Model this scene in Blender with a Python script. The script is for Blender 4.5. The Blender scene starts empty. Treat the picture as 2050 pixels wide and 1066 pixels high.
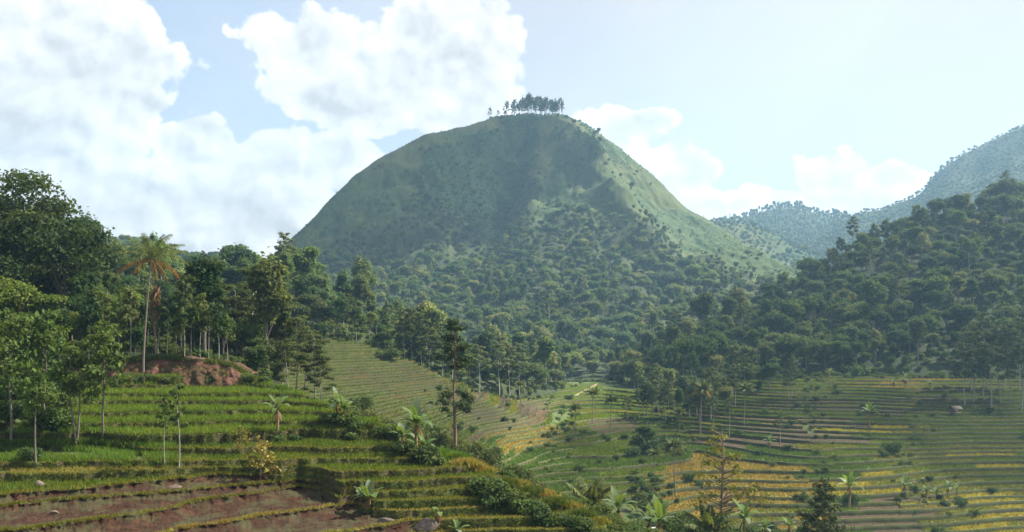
import bpy, math, random
import numpy as np
from mathutils import Vector, Matrix, Euler

S = bpy.context.scene
C = S.collection
PI = math.pi

# ------------------------------------------------------------------ camera, sky, sun, exposure
F, UC, VH = 1928.0, 1025.0, 640.0            # focal length, centre column and horizon row in photograph pixels

cam_data = bpy.data.cameras.new('camera')
cam = bpy.data.objects.new('camera', cam_data)
C.objects.link(cam)
cam.location = (0, 0, 0)
cam.rotation_euler = (math.radians(90), 0, 0)
cam_data.sensor_width = 36.0
cam_data.lens = F / 2050 * 36.0
cam_data.shift_y = (VH - 533.0) / 2050
cam_data.clip_start = 0.5
cam_data.clip_end = 20000
S.camera = cam

SUN_EL, SUN_AZ = 49.0, 74.0                   # degrees; azimuth to the right of straight ahead
se, sa = math.radians(SUN_EL), math.radians(SUN_AZ)
SUN = np.array([math.sin(sa) * math.cos(se), math.cos(sa) * math.cos(se), math.sin(se)])

def P(u, v, Y):
    return np.array([(u - UC) / F * Y, Y, (VH - v) / F * Y])

def build_world():
    w = bpy.data.worlds.new('World')
    S.world = w
    w.use_nodes = True
    nt = w.node_tree
    nt.nodes.clear()
    L = nt.links.new
    def nd(t, **kw):
        n = nt.nodes.new(t)
        for k, v in kw.items():
            setattr(n, k, v)
        return n
    def setin(n, i, v):
        if hasattr(v, 'is_linked'):
            L(v, n.inputs[i])
        else:
            n.inputs[i].default_value = v
    def M(op, a, b=None, c=None, clamp=False):
        n = nd('ShaderNodeMath', operation=op, use_clamp=clamp)
        setin(n, 0, a)
        if b is not None: setin(n, 1, b)
        if c is not None: setin(n, 2, c)
        return n.outputs[0]
    def VM(op, a, b=None, scale=None):
        n = nd('ShaderNodeVectorMath', operation=op)
        setin(n, 0, a)
        if b is not None: setin(n, 1, b)
        if scale is not None: n.inputs['Scale'].default_value = scale
        return n.outputs['Value'] if op == 'LENGTH' else n.outputs[0]
    def sstep(x, lo, hi):
        n = nd('ShaderNodeMapRange', interpolation_type='SMOOTHSTEP')
        setin(n, 0, x); n.inputs[1].default_value = lo; n.inputs[2].default_value = hi
        return n.outputs[0]
    def noise(vec, scale, detail, rough, col=False):
        n = nd('ShaderNodeTexNoise')
        L(vec, n.inputs['Vector'])
        n.inputs['Scale'].default_value = scale
        n.inputs['Detail'].default_value = detail
        n.inputs['Roughness'].default_value = rough
        return n.outputs['Color' if col else 0]
    def mixc(f, a, b):
        n = nd('ShaderNodeMix', data_type='RGBA')
        setin(n, 0, f); setin(n, 6, a); setin(n, 7, b)
        return n.outputs[2]
    sky = nd('ShaderNodeTexSky', sky_type='NISHITA')
    sky.sun_disc = False
    sky.sun_elevation = se
    sky.sun_rotation = sa
    sky.air_density = 1.0
    sky.dust_density = 2.6
    sky.ozone_density = 1.5
    d = nd('ShaderNodeTexCoord').outputs['Generated']
    warp = VM('SUBTRACT', noise(d, 9.0, 5.0, 0.58, True), (0.5, 0.5, 0.5))
    dw = VM('ADD', d, VM('SCALE', warp, scale=0.05))
    warp2 = VM('SUBTRACT', noise(d, 40.0, 4.0, 0.62, True), (0.5, 0.5, 0.5))
    dw = VM('ADD', dw, VM('SCALE', warp2, scale=0.022))
    # cumulus clouds: centre (column, row), radii in photograph pixels
    blobs = [(120, 130, 235, 200), (40, 260, 270, 140), (255, 120, 105, 115), (270, 215, 85, 90),
             (140, 410, 330, 140), (400, 300, 90, 75), (555, 325, 135, 100), (480, 430, 250, 115),
             (690, 315, 120, 70), (300, 490, 260, 80),
             (600, 105, 115, 95), (770, 150, 235, 125), (905, 115, 150, 150), (840, 50, 105, 85), (690, 205, 215, 75), (940, 210, 120, 110),
             (1250, 268, 85, 55), (1290, 245, 60, 28), (1370, 365, 92, 75), (1410, 420, 100, 45),
             (1680, 362, 105, 72), (1780, 365, 95, 45), (1560, 400, 130, 35), (1490, 412, 100, 35), (1690, 405, 190, 50)]
    maps = []
    for (u, v, ru, rv) in blobs:
        c = P(u, v, 1.0); k = np.linalg.norm(c); c = c / k
        maps.append((c, ru / F / k, rv / F / k))
    rg = random.Random(5)
    for i in range(22):                        # the same kind of cloud all round the sky
        az = math.radians(rg.uniform(35, 325)); el = math.radians(rg.uniform(4, 34))
        c = np.array([math.sin(az) * math.cos(el), math.cos(az) * math.cos(el), math.sin(el)])
        r = rg.uniform(.08, .17)
        maps.append((c, r * 1.25, r * .8))
    dens = None
    for (c, ru, rv) in maps:
        az = math.atan2(-c[0], c[1]); el = math.asin(c[2])
        n = nd('ShaderNodeMapping', vector_type='TEXTURE')
        L(dw, n.inputs['Vector'])
        n.inputs['Location'].default_value = c
        n.inputs['Rotation'].default_value = (el, 0, az)
        n.inputs['Scale'].default_value = (ru, 0.7, rv)
        ln = VM('LENGTH', n.outputs[0])
        val = M('SUBTRACT', 1.0, ln)
        dens = val if dens is None else M('SMOOTH_MAX', dens, val, 0.12)
    def billow(vec):
        wv = VM('ADD', vec, VM('SCALE', VM('SUBTRACT', noise(vec, 30.0, 3.0, .6, True), (.5, .5, .5)), scale=.03))
        tot = None
        for sc_, am in ((15.0, .62), (34.0, .30), (80.0, .14)):
            v_ = nd('ShaderNodeTexVoronoi', feature='SMOOTH_F1'); v_.inputs['Smoothness'].default_value = .35
            L(wv, v_.inputs['Vector']); v_.inputs['Scale'].default_value = sc_
            x_ = M('MULTIPLY', M('SUBTRACT', .55, v_.outputs['Distance']), am)
            tot = x_ if tot is None else M('ADD', tot, x_)
        return M('ADD', tot, M('MULTIPLY', noise(vec, 18.0, 7.0, .6), .30))
    f1 = billow(d)
    f2 = billow(VM('ADD', d, tuple(float(x) for x in SUN * 0.013)))
    dd = M('ADD', dens, M('SUBTRACT', f1, 0.24))
    mask = sstep(dd, 0.0, 0.10)
    relief = M('SUBTRACT', f1, f2)
    thick = sstep(M('ADD', dens, M('MULTIPLY', M('SUBTRACT', noise(d, 6.0, 4.0, .5), .5), 1.1)), 0.2, 0.85)
    lit = M('ADD', M('SUBTRACT', 1.0, M('MULTIPLY', thick, 0.22)), M('MULTIPLY', relief, .9))
    lit = M('MINIMUM', M('MAXIMUM', lit, 0.62), 1.08)
    ccol = VM('MULTIPLY', (1.0, 1.0, 1.0), (5.4, 5.3, 5.25))
    sc = nd('ShaderNodeVectorMath', operation='SCALE')
    L(ccol, sc.inputs[0]); L(lit, sc.inputs['Scale'])
    # thin veil of high cloud: stronger towards the sun's side, faint wisps
    dotn = nd('ShaderNodeVectorMath', operation='DOT_PRODUCT'); L(d, dotn.inputs[0]); dotn.inputs[1].default_value = tuple(float(x) for x in SUN)
    veil = M('MULTIPLY', sstep(dotn.outputs['Value'], 0.1, 0.8), 0.85)
    wisp = M('MULTIPLY', sstep(noise(d, 5.0, 6.0, .55), .42, .7), .25)
    veil = M('ADD', M('ADD', veil, wisp), 0.34, clamp=True)
    base = mixc(veil, sky.outputs[0], (3.95, 3.85, 3.95, 1))
    col = mixc(mask, base, sc.outputs[0])
    bg = nd('ShaderNodeBackground')
    L(col, bg.inputs[0])
    bg.inputs[1].default_value = 0.05
    out = nd('ShaderNodeOutputWorld')
    L(bg.outputs[0], out.inputs[0])
    w.cycles.sampling_method = 'MANUAL'
    w.cycles.sample_map_resolution = 512
build_world()

sun_data = bpy.data.lights.new('sun', 'SUN')
sun_data.energy = 5.0
sun_data.angle = math.radians(0.53)
sun_data.color = (1.0, 0.93, 0.80)
sun = bpy.data.objects.new('sun', sun_data)
C.objects.link(sun)
sun.rotation_euler = Vector(-SUN).to_track_quat('-Z', 'Y').to_euler()
sun.location = tuple(SUN * 900)

S.view_settings.view_transform = 'Standard'
S.view_settings.look = 'None'
S.view_settings.gamma = 1.0
S.view_settings.use_curve_mapping = False
S.view_settings.exposure = 2.04
S.cycles.use_denoising = True
S.cycles.max_bounces = 6
S.cycles.diffuse_bounces = 3
S.cycles.transmission_bounces = 3
S.cycles.transparent_max_bounces = 8
S.cycles.volume_bounces = 0
S.cycles.caustics_reflective = False
S.cycles.caustics_refractive = False

# ------------------------------------------------------------------ helpers
def hsh(ix, iy, seed):
    v = np.sin(ix * 127.1 + iy * 311.7 + seed * 74.7) * 43758.5453
    return v - np.floor(v)
def vnoise(x, y, seed=0):
    x = np.asarray(x, float); y = np.asarray(y, float)
    ix, iy = np.floor(x), np.floor(y)
    fx, fy = x - ix, y - iy
    fx = fx * fx * (3 - 2 * fx); fy = fy * fy * (3 - 2 * fy)
    a = hsh(ix, iy, seed); b = hsh(ix + 1, iy, seed); c = hsh(ix, iy + 1, seed); d = hsh(ix + 1, iy + 1, seed)
    return (a + (b - a) * fx) * (1 - fy) + (c + (d - c) * fx) * fy - 0.5
def fbm(x, y, seed=0, oct=4):
    t = 0; a = 1.0
    for i in range(oct):
        t = t + a * vnoise(np.asarray(x) * 2 ** i, np.asarray(y) * 2 ** i, seed + i * 13)
        a *= .5
    return t
def sstep(x, a, b):
    t = np.clip((np.asarray(x, float) - a) / (b - a), 0, 1)
    return t * t * (3 - 2 * t)

class MB:
    """collects vertices and faces, one group per material slot"""
    def __init__(self):
        self.V = []; self.G = []; self.n = 0
    def add(self, V, Fc, mi=0):
        V = np.asarray(V, np.float32).reshape(-1, 3)
        Fc = np.asarray(Fc, np.int64)
        if len(V) == 0 or len(Fc) == 0: return
        self.V.append(V); self.G.append((Fc + self.n, mi)); self.n += len(V)
    def grid(self, A, mi=0, flip=False):
        """A: (r, c, 3) array of points; mi scalar or (r-1, c-1) array"""
        r, c = A.shape[:2]
        i = np.arange(r * c).reshape(r, c)
        q = np.stack([i[:-1, :-1], i[:-1, 1:], i[1:, 1:], i[1:, :-1]], -1)
        if np.isscalar(mi):
            self.add(A.reshape(-1, 3), q.reshape(-1, 4), mi)
        else:
            base = self.n
            self.V.append(A.reshape(-1, 3).astype(np.float32)); self.n += r * c
            for m in np.unique(mi):
                self.G.append((q[mi == m] + base, int(m)))
    def merge(self, o):
        for Fc, mi in o.G: self.G.append((Fc + self.n, mi))
        self.V += o.V; self.n += o.n
    def mesh(self, name, mats, smooth=False):
        me = bpy.data.meshes.new(name)
        V = np.concatenate(self.V)
        me.vertices.add(len(V)); me.vertices.foreach_set('co', V.ravel())
        lo = np.concatenate([g.ravel() for g, _ in self.G]).astype(np.int32)
        tot = np.concatenate([np.full(len(g), g.shape[1]) for g, _ in self.G]).astype(np.int32)
        mi = np.concatenate([np.full(len(g), m) for g, m in self.G]).astype(np.int32)
        st = np.concatenate([[0], np.cumsum(tot)[:-1]]).astype(np.int32)
        me.loops.add(len(lo)); me.loops.foreach_set('vertex_index', lo)
        me.polygons.add(len(tot)); me.polygons.foreach_set('loop_start', st); me.polygons.foreach_set('loop_total', tot)
        me.polygons.foreach_set('material_index', mi)
        if smooth: me.polygons.foreach_set('use_smooth', np.ones(len(tot), bool))
        for m in mats: me.materials.append(m)
        me.update(calc_edges=True)
        return me

def link(name, me, parent=None, kind=None):
    o = bpy.data.objects.new(name, me)
    C.objects.link(o)
    if parent is not None: o.parent = parent
    if kind: o['kind'] = kind
    return o
def tag(o, label, cat, group=None, kind=None):
    if label: o['label'] = label
    if cat: o['category'] = cat
    if group: o['group'] = group
    if kind: o['kind'] = kind
    return o

def tube(pts, rads, k=6):
    pts = np.asarray(pts, float); n = len(pts)
    T = np.gradient(pts, axis=0)
    T /= np.linalg.norm(T, axis=1, keepdims=True) + 1e-9
    ref = np.array([0.0, 1.0, 0.0]) if abs(T[:, 1]).mean() < .8 else np.array([1.0, 0, 0])
    A = np.cross(T, ref); A /= np.linalg.norm(A, axis=1, keepdims=True) + 1e-9
    B = np.cross(T, A)
    ang = np.linspace(0, 2 * PI, k, endpoint=False)
    ring = pts[:, None] + (A[:, None] * np.cos(ang)[None, :, None] + B[:, None] * np.sin(ang)[None, :, None]) * np.asarray(rads)[:, None, None]
    i = np.arange(n * k).reshape(n, k)
    j = np.roll(i, -1, axis=1)
    q = np.stack([i[:-1], j[:-1], j[1:], i[1:]], -1).reshape(-1, 4)
    return ring.reshape(-1, 3), q

def unit(rng, n):
    d = rng.normal(size=(n, 3))
    return d / (np.linalg.norm(d, axis=1, keepdims=True) + 1e-9)

def leaves(lobes, n, Ln, W, rng, shell=.45, under=.45, flat=.0, droop=0.0):
    lobes = np.asarray(lobes, float)
    w = lobes[:, 3] * lobes[:, 4] + lobes[:, 3] * lobes[:, 5]
    k = rng.choice(len(lobes), n, p=w / w.sum())
    d = unit(rng, n)
    fl = (d[:, 2] < 0) & (rng.random(n) > under)
    d[fl, 2] *= -1
    r = 1 - shell * rng.random(n) ** 1.6
    r *= 1 + .17 * rng.normal(size=n)
    pos = lobes[k, :3] + d * r[:, None] * lobes[k, 3:6]
    nr = d * .7 + unit(rng, n) * .75 + np.array([0, 0, .25 + flat])
    nr /= np.linalg.norm(nr, axis=1, keepdims=True) + 1e-9
    a = np.cross(nr, unit(rng, n)); a /= np.linalg.norm(a, axis=1, keepdims=True) + 1e-9
    a[:, 2] -= droop; 
    b = np.cross(nr, a)
    s = (.65 + .7 * rng.random(n))[:, None]
    a = a * (Ln / 2) * s; b = b * (W / 2) * s
    V = np.stack([pos - a, pos + b - a * .15, pos + a, pos - b - a * .15], 1).reshape(-1, 3)
    return V, np.arange(n * 4).reshape(n, 4)

# ------------------------------------------------------------------ materials
def newmat(name):
    m = bpy.data.materials.new(name)
    m.use_nodes = True
    nt = m.node_tree
    nt.nodes.clear()
    out = nt.nodes.new('ShaderNodeOutputMaterial')
    return m, nt, out
def ramp(nt, cols, mode='LINEAR'):
    r = nt.nodes.new('ShaderNodeValToRGB')
    r.color_ramp.interpolation = mode
    e = r.color_ramp.elements
    while len(e) < len(cols): e.new(.5)
    for i, c in enumerate(cols):
        e[i].position = i / max(1, len(cols) - 1); e[i].color = (*c, 1)
    return r
def tnoise(nt, scale, detail=4, rough=.55, coord='Object', vec=None, stretch=None):
    n = nt.nodes.new('ShaderNodeTexNoise')
    n.inputs['Scale'].default_value = scale
    n.inputs['Detail'].default_value = detail
    n.inputs['Roughness'].default_value = rough
    if coord == 'World':
        g = nt.nodes.new('ShaderNodeNewGeometry'); src = g.outputs['Position']
    else:
        g = nt.nodes.new('ShaderNodeTexCoord'); src = g.outputs[coord]
    if stretch:
        mp = nt.nodes.new('ShaderNodeMapping'); mp.inputs['Scale'].default_value = stretch
        nt.links.new(src, mp.inputs[0]); src = mp.outputs[0]
    nt.links.new(src, n.inputs['Vector'])
    return n
def mrange(nt, src, a, b, c, d):
    n = nt.nodes.new('ShaderNodeMapRange')
    nt.links.new(src, n.inputs[0])
    for i, v in enumerate((a, b, c, d)): n.inputs[i + 1].default_value = v
    return n.outputs[0]
def mixrgb(nt, f, a, b, bt='MIX'):
    n = nt.nodes.new('ShaderNodeMix'); n.data_type = 'RGBA'; n.blend_type = bt
    for i, v in ((0, f), (6, a), (7, b)):
        if hasattr(v, 'is_linked'): nt.links.new(v, n.inputs[i])
        else: n.inputs[i].default_value = v if i == 0 else (*v, 1)
    return n.outputs[2]

def leaf_mat(name, cols, trans=.38, rough=.62, var=.35, spec=.12):
    m, nt, out = newmat(name)
    L = nt.links.new
    oi = nt.nodes.new('ShaderNodeObjectInfo')
    r = ramp(nt, cols); L(oi.outputs['Random'], r.inputs[0])
    g = nt.nodes.new('ShaderNodeNewGeometry')
    nz = tnoise(nt, .45, 2, .5, 'World')
    hs = nt.nodes.new('ShaderNodeHueSaturation')
    L(r.outputs[0], hs.inputs['Color'])
    L(mrange(nt, nz.outputs[0], .3, .7, .478, .515), hs.inputs['Hue'])
    L(mrange(nt, g.outputs['Random Per Island'], 0, 1, 1 - var, 1 + var), hs.inputs['Value'])
    p = nt.nodes.new('ShaderNodeBsdfPrincipled')
    L(hs.outputs[0], p.inputs['Base Color'])
    p.inputs['Roughness'].default_value = rough
    p.inputs['Specular IOR Level'].default_value = spec
    t = nt.nodes.new('ShaderNodeBsdfTranslucent')
    L(mixrgb(nt, 1.0, hs.outputs[0], (1.35, 1.25, .55), 'MULTIPLY'), t.inputs[0])
    mx = nt.nodes.new('ShaderNodeMixShader'); mx.inputs[0].default_value = trans
    L(p.outputs[0], mx.inputs[1]); L(t.outputs[0], mx.inputs[2]); L(mx.outputs[0], out.inputs[0])
    return m

def ground_mat(name, cols, scale=.3, detail=6, rough=.9, bump=.4, bscale=3.0, cols2=None, scale2=.04, coord='World', stretch=None):
    m, nt, out = newmat(name)
    L = nt.links.new
    n = tnoise(nt, scale, detail, .62, coord, stretch=stretch)
    r = ramp(nt, cols); L(mrange(nt, n.outputs[0], .3, .7, 0, 1), r.inputs[0])
    col = r.outputs[0]
    if cols2:
        n2 = tnoise(nt, scale2, 4, .6, coord)
        r2 = ramp(nt, cols2); L(n.outputs[0], r2.inputs[0])
        col = mixrgb(nt, mrange(nt, n2.outputs[0], .45, .58, 0, 1), col, r2.outputs[0])
    p = nt.nodes.new('ShaderNodeBsdfPrincipled')
    L(col, p.inputs['Base Color'])
    p.inputs['Roughness'].default_value = rough
    p.inputs['Specular IOR Level'].default_value = .15
    if bump:
        b = nt.nodes.new('ShaderNodeBump'); b.inputs['Strength'].default_value = bump; b.inputs['Distance'].default_value = .15
        L(tnoise(nt, bscale, 8, .65, coord).outputs[0], b.inputs['Height']); L(b.outputs[0], p.inputs['Normal'])
    L(p.outputs[0], out.inputs[0])
    return m

MT = {}
MT['leaf'] = leaf_mat('broad_leaves', [(.028, .062, .018), (.070, .115, .026), (.036, .076, .030), (.115, .150, .040), (.050, .095, .026), (.032, .066, .024), (.095, .120, .040), (.030, .064, .020), (.165, .185, .065), (.060, .105, .030), (.085, .135, .032)], trans=.45)
MT['leaf_dark'] = leaf_mat('dark_leaves', [(.036, .062, .018), (.048, .074, .020), (.056, .080, .022)])
MT['leaf_light'] = leaf_mat('light_leaves', [(.085, .130, .022), (.12, .165, .026), (.07, .115, .030)])
MT['leaf_sapling'] = leaf_mat('sapling_leaves', [(.070, .115, .028), (.095, .145, .034), (.080, .120, .028)], spec=.12, rough=.65)
MT['leaf_feather'] = leaf_mat('feathery_leaves', [(.060, .082, .022), (.080, .100, .026), (.066, .096, .034)])
MT['leaf_rust'] = leaf_mat('rusty_leaves', [(.13, .085, .03), (.10, .095, .03)])
MT['needle'] = leaf_mat('pine_needles', [(.040, .060, .018), (.052, .070, .020)], trans=.25)
MT['shrub'] = leaf_mat('shrub_leaves', [(.055, .095, .024), (.075, .115, .028), (.050, .080, .026)])
MT['mshrub'] = leaf_mat('hill_shrub_leaves', [(.050, .092, .026), (.070, .115, .030), (.09, .12, .036), (.060, .102, .028)], trans=.5)
MT['palm'] = leaf_mat('palm_leaf', [(.10, .13, .042), (.12, .15, .046)])
MT['palm_dead'] = leaf_mat('dry_palm_leaf', [(.26, .13, .03), (.32, .17, .04)], trans=.3)
MT['banana'] = leaf_mat('banana_leaf', [(.085, .14, .036), (.115, .18, .046), (.08, .13, .04)], spec=.2, rough=.5)
MT['banana_pale'] = leaf_mat('pale_banana_leaf', [(.13, .18, .10), (.155, .205, .125)], spec=.2, rough=.5)
MT['dry'] = leaf_mat('dry_leaf', [(.16, .095, .05), (.2, .13, .07)])
MT['rice'] = leaf_mat('green_rice', [(.105, .150, .018), (.115, .160, .020), (.095, .138, .018)], var=.3)
MT['rice_deep'] = leaf_mat('deep_green_rice', [(.068, .120, .018), (.078, .128, .020)], var=.3)
MT['rice_fresh'] = leaf_mat('fresh_green_rice', [(.12, .185, .022), (.135, .20, .024)], var=.3)
MT['rice_olive'] = leaf_mat('olive_rice', [(.165, .165, .026), (.150, .155, .026)], var=.3)
MT['rice_gold'] = leaf_mat('ripe_rice', [(.30, .215, .055), (.27, .20, .05)], var=.3)
MT['rice_yellow'] = leaf_mat('yellow_rice', [(.34, .29, .03), (.30, .27, .03)], var=.3)
MT['grass'] = leaf_mat('bank_grass', [(.075, .105, .020), (.085, .120, .022), (.095, .120, .026)], var=.45)
MT['grass_dry'] = leaf_mat('dry_grass', [(.27, .22, .06), (.21, .20, .045)], var=.4)
MT['grass_fresh'] = leaf_mat('fresh_grass', [(.095, .165, .022), (.11, .18, .025)], var=.35)
MT['bark'] = ground_mat('grey_bark', [(.09, .078, .062), (.17, .15, .125), (.12, .10, .08)], 3.0, bscale=9, coord='Object')
MT['bark_pale'] = ground_mat('pale_bark', [(.20, .18, .15), (.32, .30, .26), (.24, .22, .18)], 2.0, bscale=9, coord='Object')
MT['bark_brown'] = ground_mat('brown_bark', [(.13, .085, .06), (.24, .16, .11), (.17, .12, .085)], 3.0, bscale=9, coord='Object')
MT['palm_trunk'] = ground_mat('palm_bark', [(.13, .10, .08), (.22, .18, .145), (.16, .12, .09)], 1.4, bscale=6, coord='Object', stretch=(1, 1, 5))
MT['banana_stem'] = ground_mat('banana_stem', [(.15, .11, .05), (.24, .16, .085), (.16, .15, .06)], 3.0, bscale=6, coord='Object')
MT['soil'] = ground_mat('wet_brown_soil', [(.011, .0055, .003), (.050, .022, .0105), (.026, .0115, .006), (.066, .033, .017), (.018, .0085, .0045)], .9, 13, bump=1.0, bscale=3.5, cols2=[(.03, .03, .014), (.07, .06, .026)], scale2=.5)
MT['soil_far'] = ground_mat('ploughed_soil', [(.036, .022, .015), (.062, .038, .026), (.046, .03, .02)], .5, bump=.5)
MT['red_soil'] = ground_mat('red_earth', [(.06, .028, .018), (.125, .062, .040), (.09, .043, .028)], .45, 9, bump=1.0, bscale=2.5, cols2=[(.055, .03, .018), (.06, .05, .02)], scale2=.5)
MT['bund'] = ground_mat('grassy_bund', [(.035, .042, .012), (.060, .068, .018), (.080, .078, .024)], .6, bump=.9, bscale=5, cols2=[(.075, .052, .032), (.06, .058, .024)], scale2=.16)
MT['bund_far'] = ground_mat('terrace_bank', [(.030, .040, .012), (.050, .060, .016), (.066, .064, .022)], .35, bump=.6, bscale=2, cols2=[(.055, .05, .022), (.04, .045, .018)], scale2=.05)
MT['bund_rim'] = ground_mat('bund_rim', [(.055, .075, .016), (.095, .110, .024), (.075, .088, .02)], .5, bump=.6, bscale=4)
MT['floor'] = ground_mat('forest_floor', [(.012, .020, .007), (.026, .036, .011), (.018, .025, .009)], .15, bump=.6, bscale=1)
MT['meadow'] = ground_mat('valley_grass', [(.035, .055, .016), (.055, .078, .020), (.07, .08, .026)], .12, bump=.6, bscale=1.2)
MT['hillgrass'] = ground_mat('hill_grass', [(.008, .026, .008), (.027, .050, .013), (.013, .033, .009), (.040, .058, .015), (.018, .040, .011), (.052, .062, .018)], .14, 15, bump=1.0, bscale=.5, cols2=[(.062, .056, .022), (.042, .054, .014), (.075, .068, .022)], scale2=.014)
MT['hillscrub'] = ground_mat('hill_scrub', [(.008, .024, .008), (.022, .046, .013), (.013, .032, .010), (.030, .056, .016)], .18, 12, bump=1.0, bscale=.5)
MT['rock'] = ground_mat('grey_brown_rock', [(.08, .06, .048), (.15, .115, .095), (.11, .085, .07)], 1.2, bump=.8, bscale=3, coord='Object')
MT['rock_dark'] = ground_mat('dark_earth_rock', [(.045, .034, .03), (.09, .07, .062), (.06, .05, .042)], 1.2, bump=.8, bscale=3, coord='Object')
MT['path'] = ground_mat('dirt_path', [(.12, .10, .05), (.17, .145, .075)], .5, bump=.4)
MT['thatch'] = ground_mat('weathered_roof', [(.10, .085, .07), (.15, .125, .105)], 1.5, bump=.8, bscale=6, coord='Object', stretch=(1, 1, 8))
MT['timber'] = ground_mat('old_timber', [(.14, .10, .075), (.23, .17, .13)], 2, bump=.5, coord='Object')

def water_mat():
    m, nt, out = newmat('white_water')
    L = nt.links.new
    n = tnoise(nt, .8, 5, .7, 'World')
    r = ramp(nt, [(.04, .055, .06), (.08, .1, .1), (.75, .78, .8)]); L(mrange(nt, n.outputs[0], .3, .62, 0, 1), r.inputs[0])
    p = nt.nodes.new('ShaderNodeBsdfPrincipled'); L(r.outputs[0], p.inputs['Base Color']); p.inputs['Roughness'].default_value = .15
    b = nt.nodes.new('ShaderNodeBump'); b.inputs['Strength'].default_value = .6; L(n.outputs[0], b.inputs['Height']); L(b.outputs[0], p.inputs['Normal'])
    L(p.outputs[0], out.inputs[0])
    return m
MT['water'] = water_mat()

# ------------------------------------------------------------------ the valley's ground: a smooth surface through surveyed points
ctrl = []
for (u, v, Y) in [(1900, 1066, 190), (1900, 950, 228), (1900, 830, 285), (1900, 758, 335), (1900, 1200, 155),
                  (2150, 1000, 210), (2150, 850, 270), (2150, 765, 325), (1750, 1000, 206), (1750, 880, 260), (1750, 756, 337),
                  (1600, 1000, 204), (1600, 900, 248), (1600, 830, 290), (1600, 758, 338),
                  (1400, 1040, 190), (1400, 1000, 205), (1400, 900, 252), (1400, 820, 305), (1400, 768, 346),
                  (1305, 1035, 190), (1300, 960, 216), (1300, 900, 248), (1300, 820, 312), (1280, 775, 372),
                  (1200, 1000, 198), (1200, 900, 248), (1200, 832, 302), (1190, 806, 335), (1185, 764, 392), (1100, 764, 398), (1250, 772, 392),
                  (1000, 960, 206), (1000, 880, 250), (1000, 805, 306), (1000, 775, 340),
                  (750, 790, 240), (750, 700, 275), (760, 830, 220), (760, 900, 190), (880, 790, 262), (880, 840, 240), (880, 745, 288),
                  (600, 698, 262), (600, 760, 235), (600, 850, 200), (300, 690, 230), (300, 760, 170), (0, 640, 220)]:
    p = P(u, v, Y); ctrl.append(tuple(p))
ctrl += [(0, 0, -3), (30, 45, -21), (60, 100, -35.5), (110, 120, -40), (30, 100, -34), (0, 60, -21), (22, 150, -40), (70, 150, -42),
         (-30, 30, -15), (-35, 85, -19), (-60, 120, -13), (-90, 60, -10), (10, 125, -34), (-12, 140, -28),
         (0, 480, -24), (100, 480, -15), (-150, 400, 5), (260, 350, -12), (260, 200, -36), (0, 620, -18), (200, 620, -10), (-200, 620, -5)]
ctrl = np.array(ctrl, float)
def tps_fit(pts, lam=2.0):
    n = len(pts); xy = pts[:, :2] / 100
    d = np.linalg.norm(xy[:, None] - xy[None], axis=2)
    K = np.where(d > 0, d * d * np.log(d + 1e-12), 0) + np.eye(n) * lam * 1e-3
    Pm = np.c_[np.ones(n), xy]
    A = np.block([[K, Pm], [Pm.T, np.zeros((3, 3))]])
    return xy, np.linalg.solve(A, np.r_[pts[:, 2], 0, 0, 0])
_xy, _w = tps_fit(ctrl)
def H(x, y):
    x = np.asarray(x, float); y = np.asarray(y, float)
    q = np.stack([x, y], -1) / 100
    out = np.full(x.shape, _w[-3]) + _w[-2] * q[..., 0] + _w[-1] * q[..., 1]
    for i in range(len(_xy)):
        d2 = (q[..., 0] - _xy[i, 0]) ** 2 + (q[..., 1] - _xy[i, 1]) ** 2
        out += _w[i] * .5 * d2 * np.log(d2 + 1e-12)
    out = out + 3.0 * fbm(x / 42, y / 75, 401, 2) * sstep(y, 150, 200) * (1 - sstep(y, 300, 345)) * sstep(x, -25, 20)
    far = sstep(y, 480, 640) + sstep(np.abs(x), 260, 420)
    far = np.clip(far, 0, 1)
    return out * (1 - far) + -20 * far

def hit(u, v, y0=100., y1=450.):
    ys = np.arange(y0, y1, .5)
    h = H((u - UC) / F * ys, ys); z = (VH - v) / F * ys
    k = np.argmax(h >= z)
    Y = ys[k]
    return np.array([(u - UC) / F * Y, Y, (VH - v) / F * Y])
def on_ground(u, Y):
    X = (u - UC) / F * Y
    return np.array([X, Y, float(H(np.array(X), np.array(Y)))])

def build_ground():
    xs = np.concatenate([np.linspace(-9000, -420, 8)[:-1], np.arange(-420, 421, 6.), np.linspace(420, 9000, 8)[1:]])
    ys = np.concatenate([np.linspace(-3000, -40, 4)[:-1], np.arange(-40, 660, 6.), np.linspace(660, 9000, 8)[1:]])
    Y, X = np.meshgrid(ys, xs, indexing='ij')
    Z = H(np.clip(X, -500, 500), np.clip(Y, -40, 700)) - 1.0 + .5 * fbm(X / 20, Y / 20, 3)
    Z = np.where(Y < 0, np.minimum(Z, -3.2), Z)
    mb = MB(); mb.grid(np.stack([X, Y, Z], -1))
    o = link('ground', mb.mesh('ground', [MT['meadow']], True), kind='structure')
build_ground()

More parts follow.
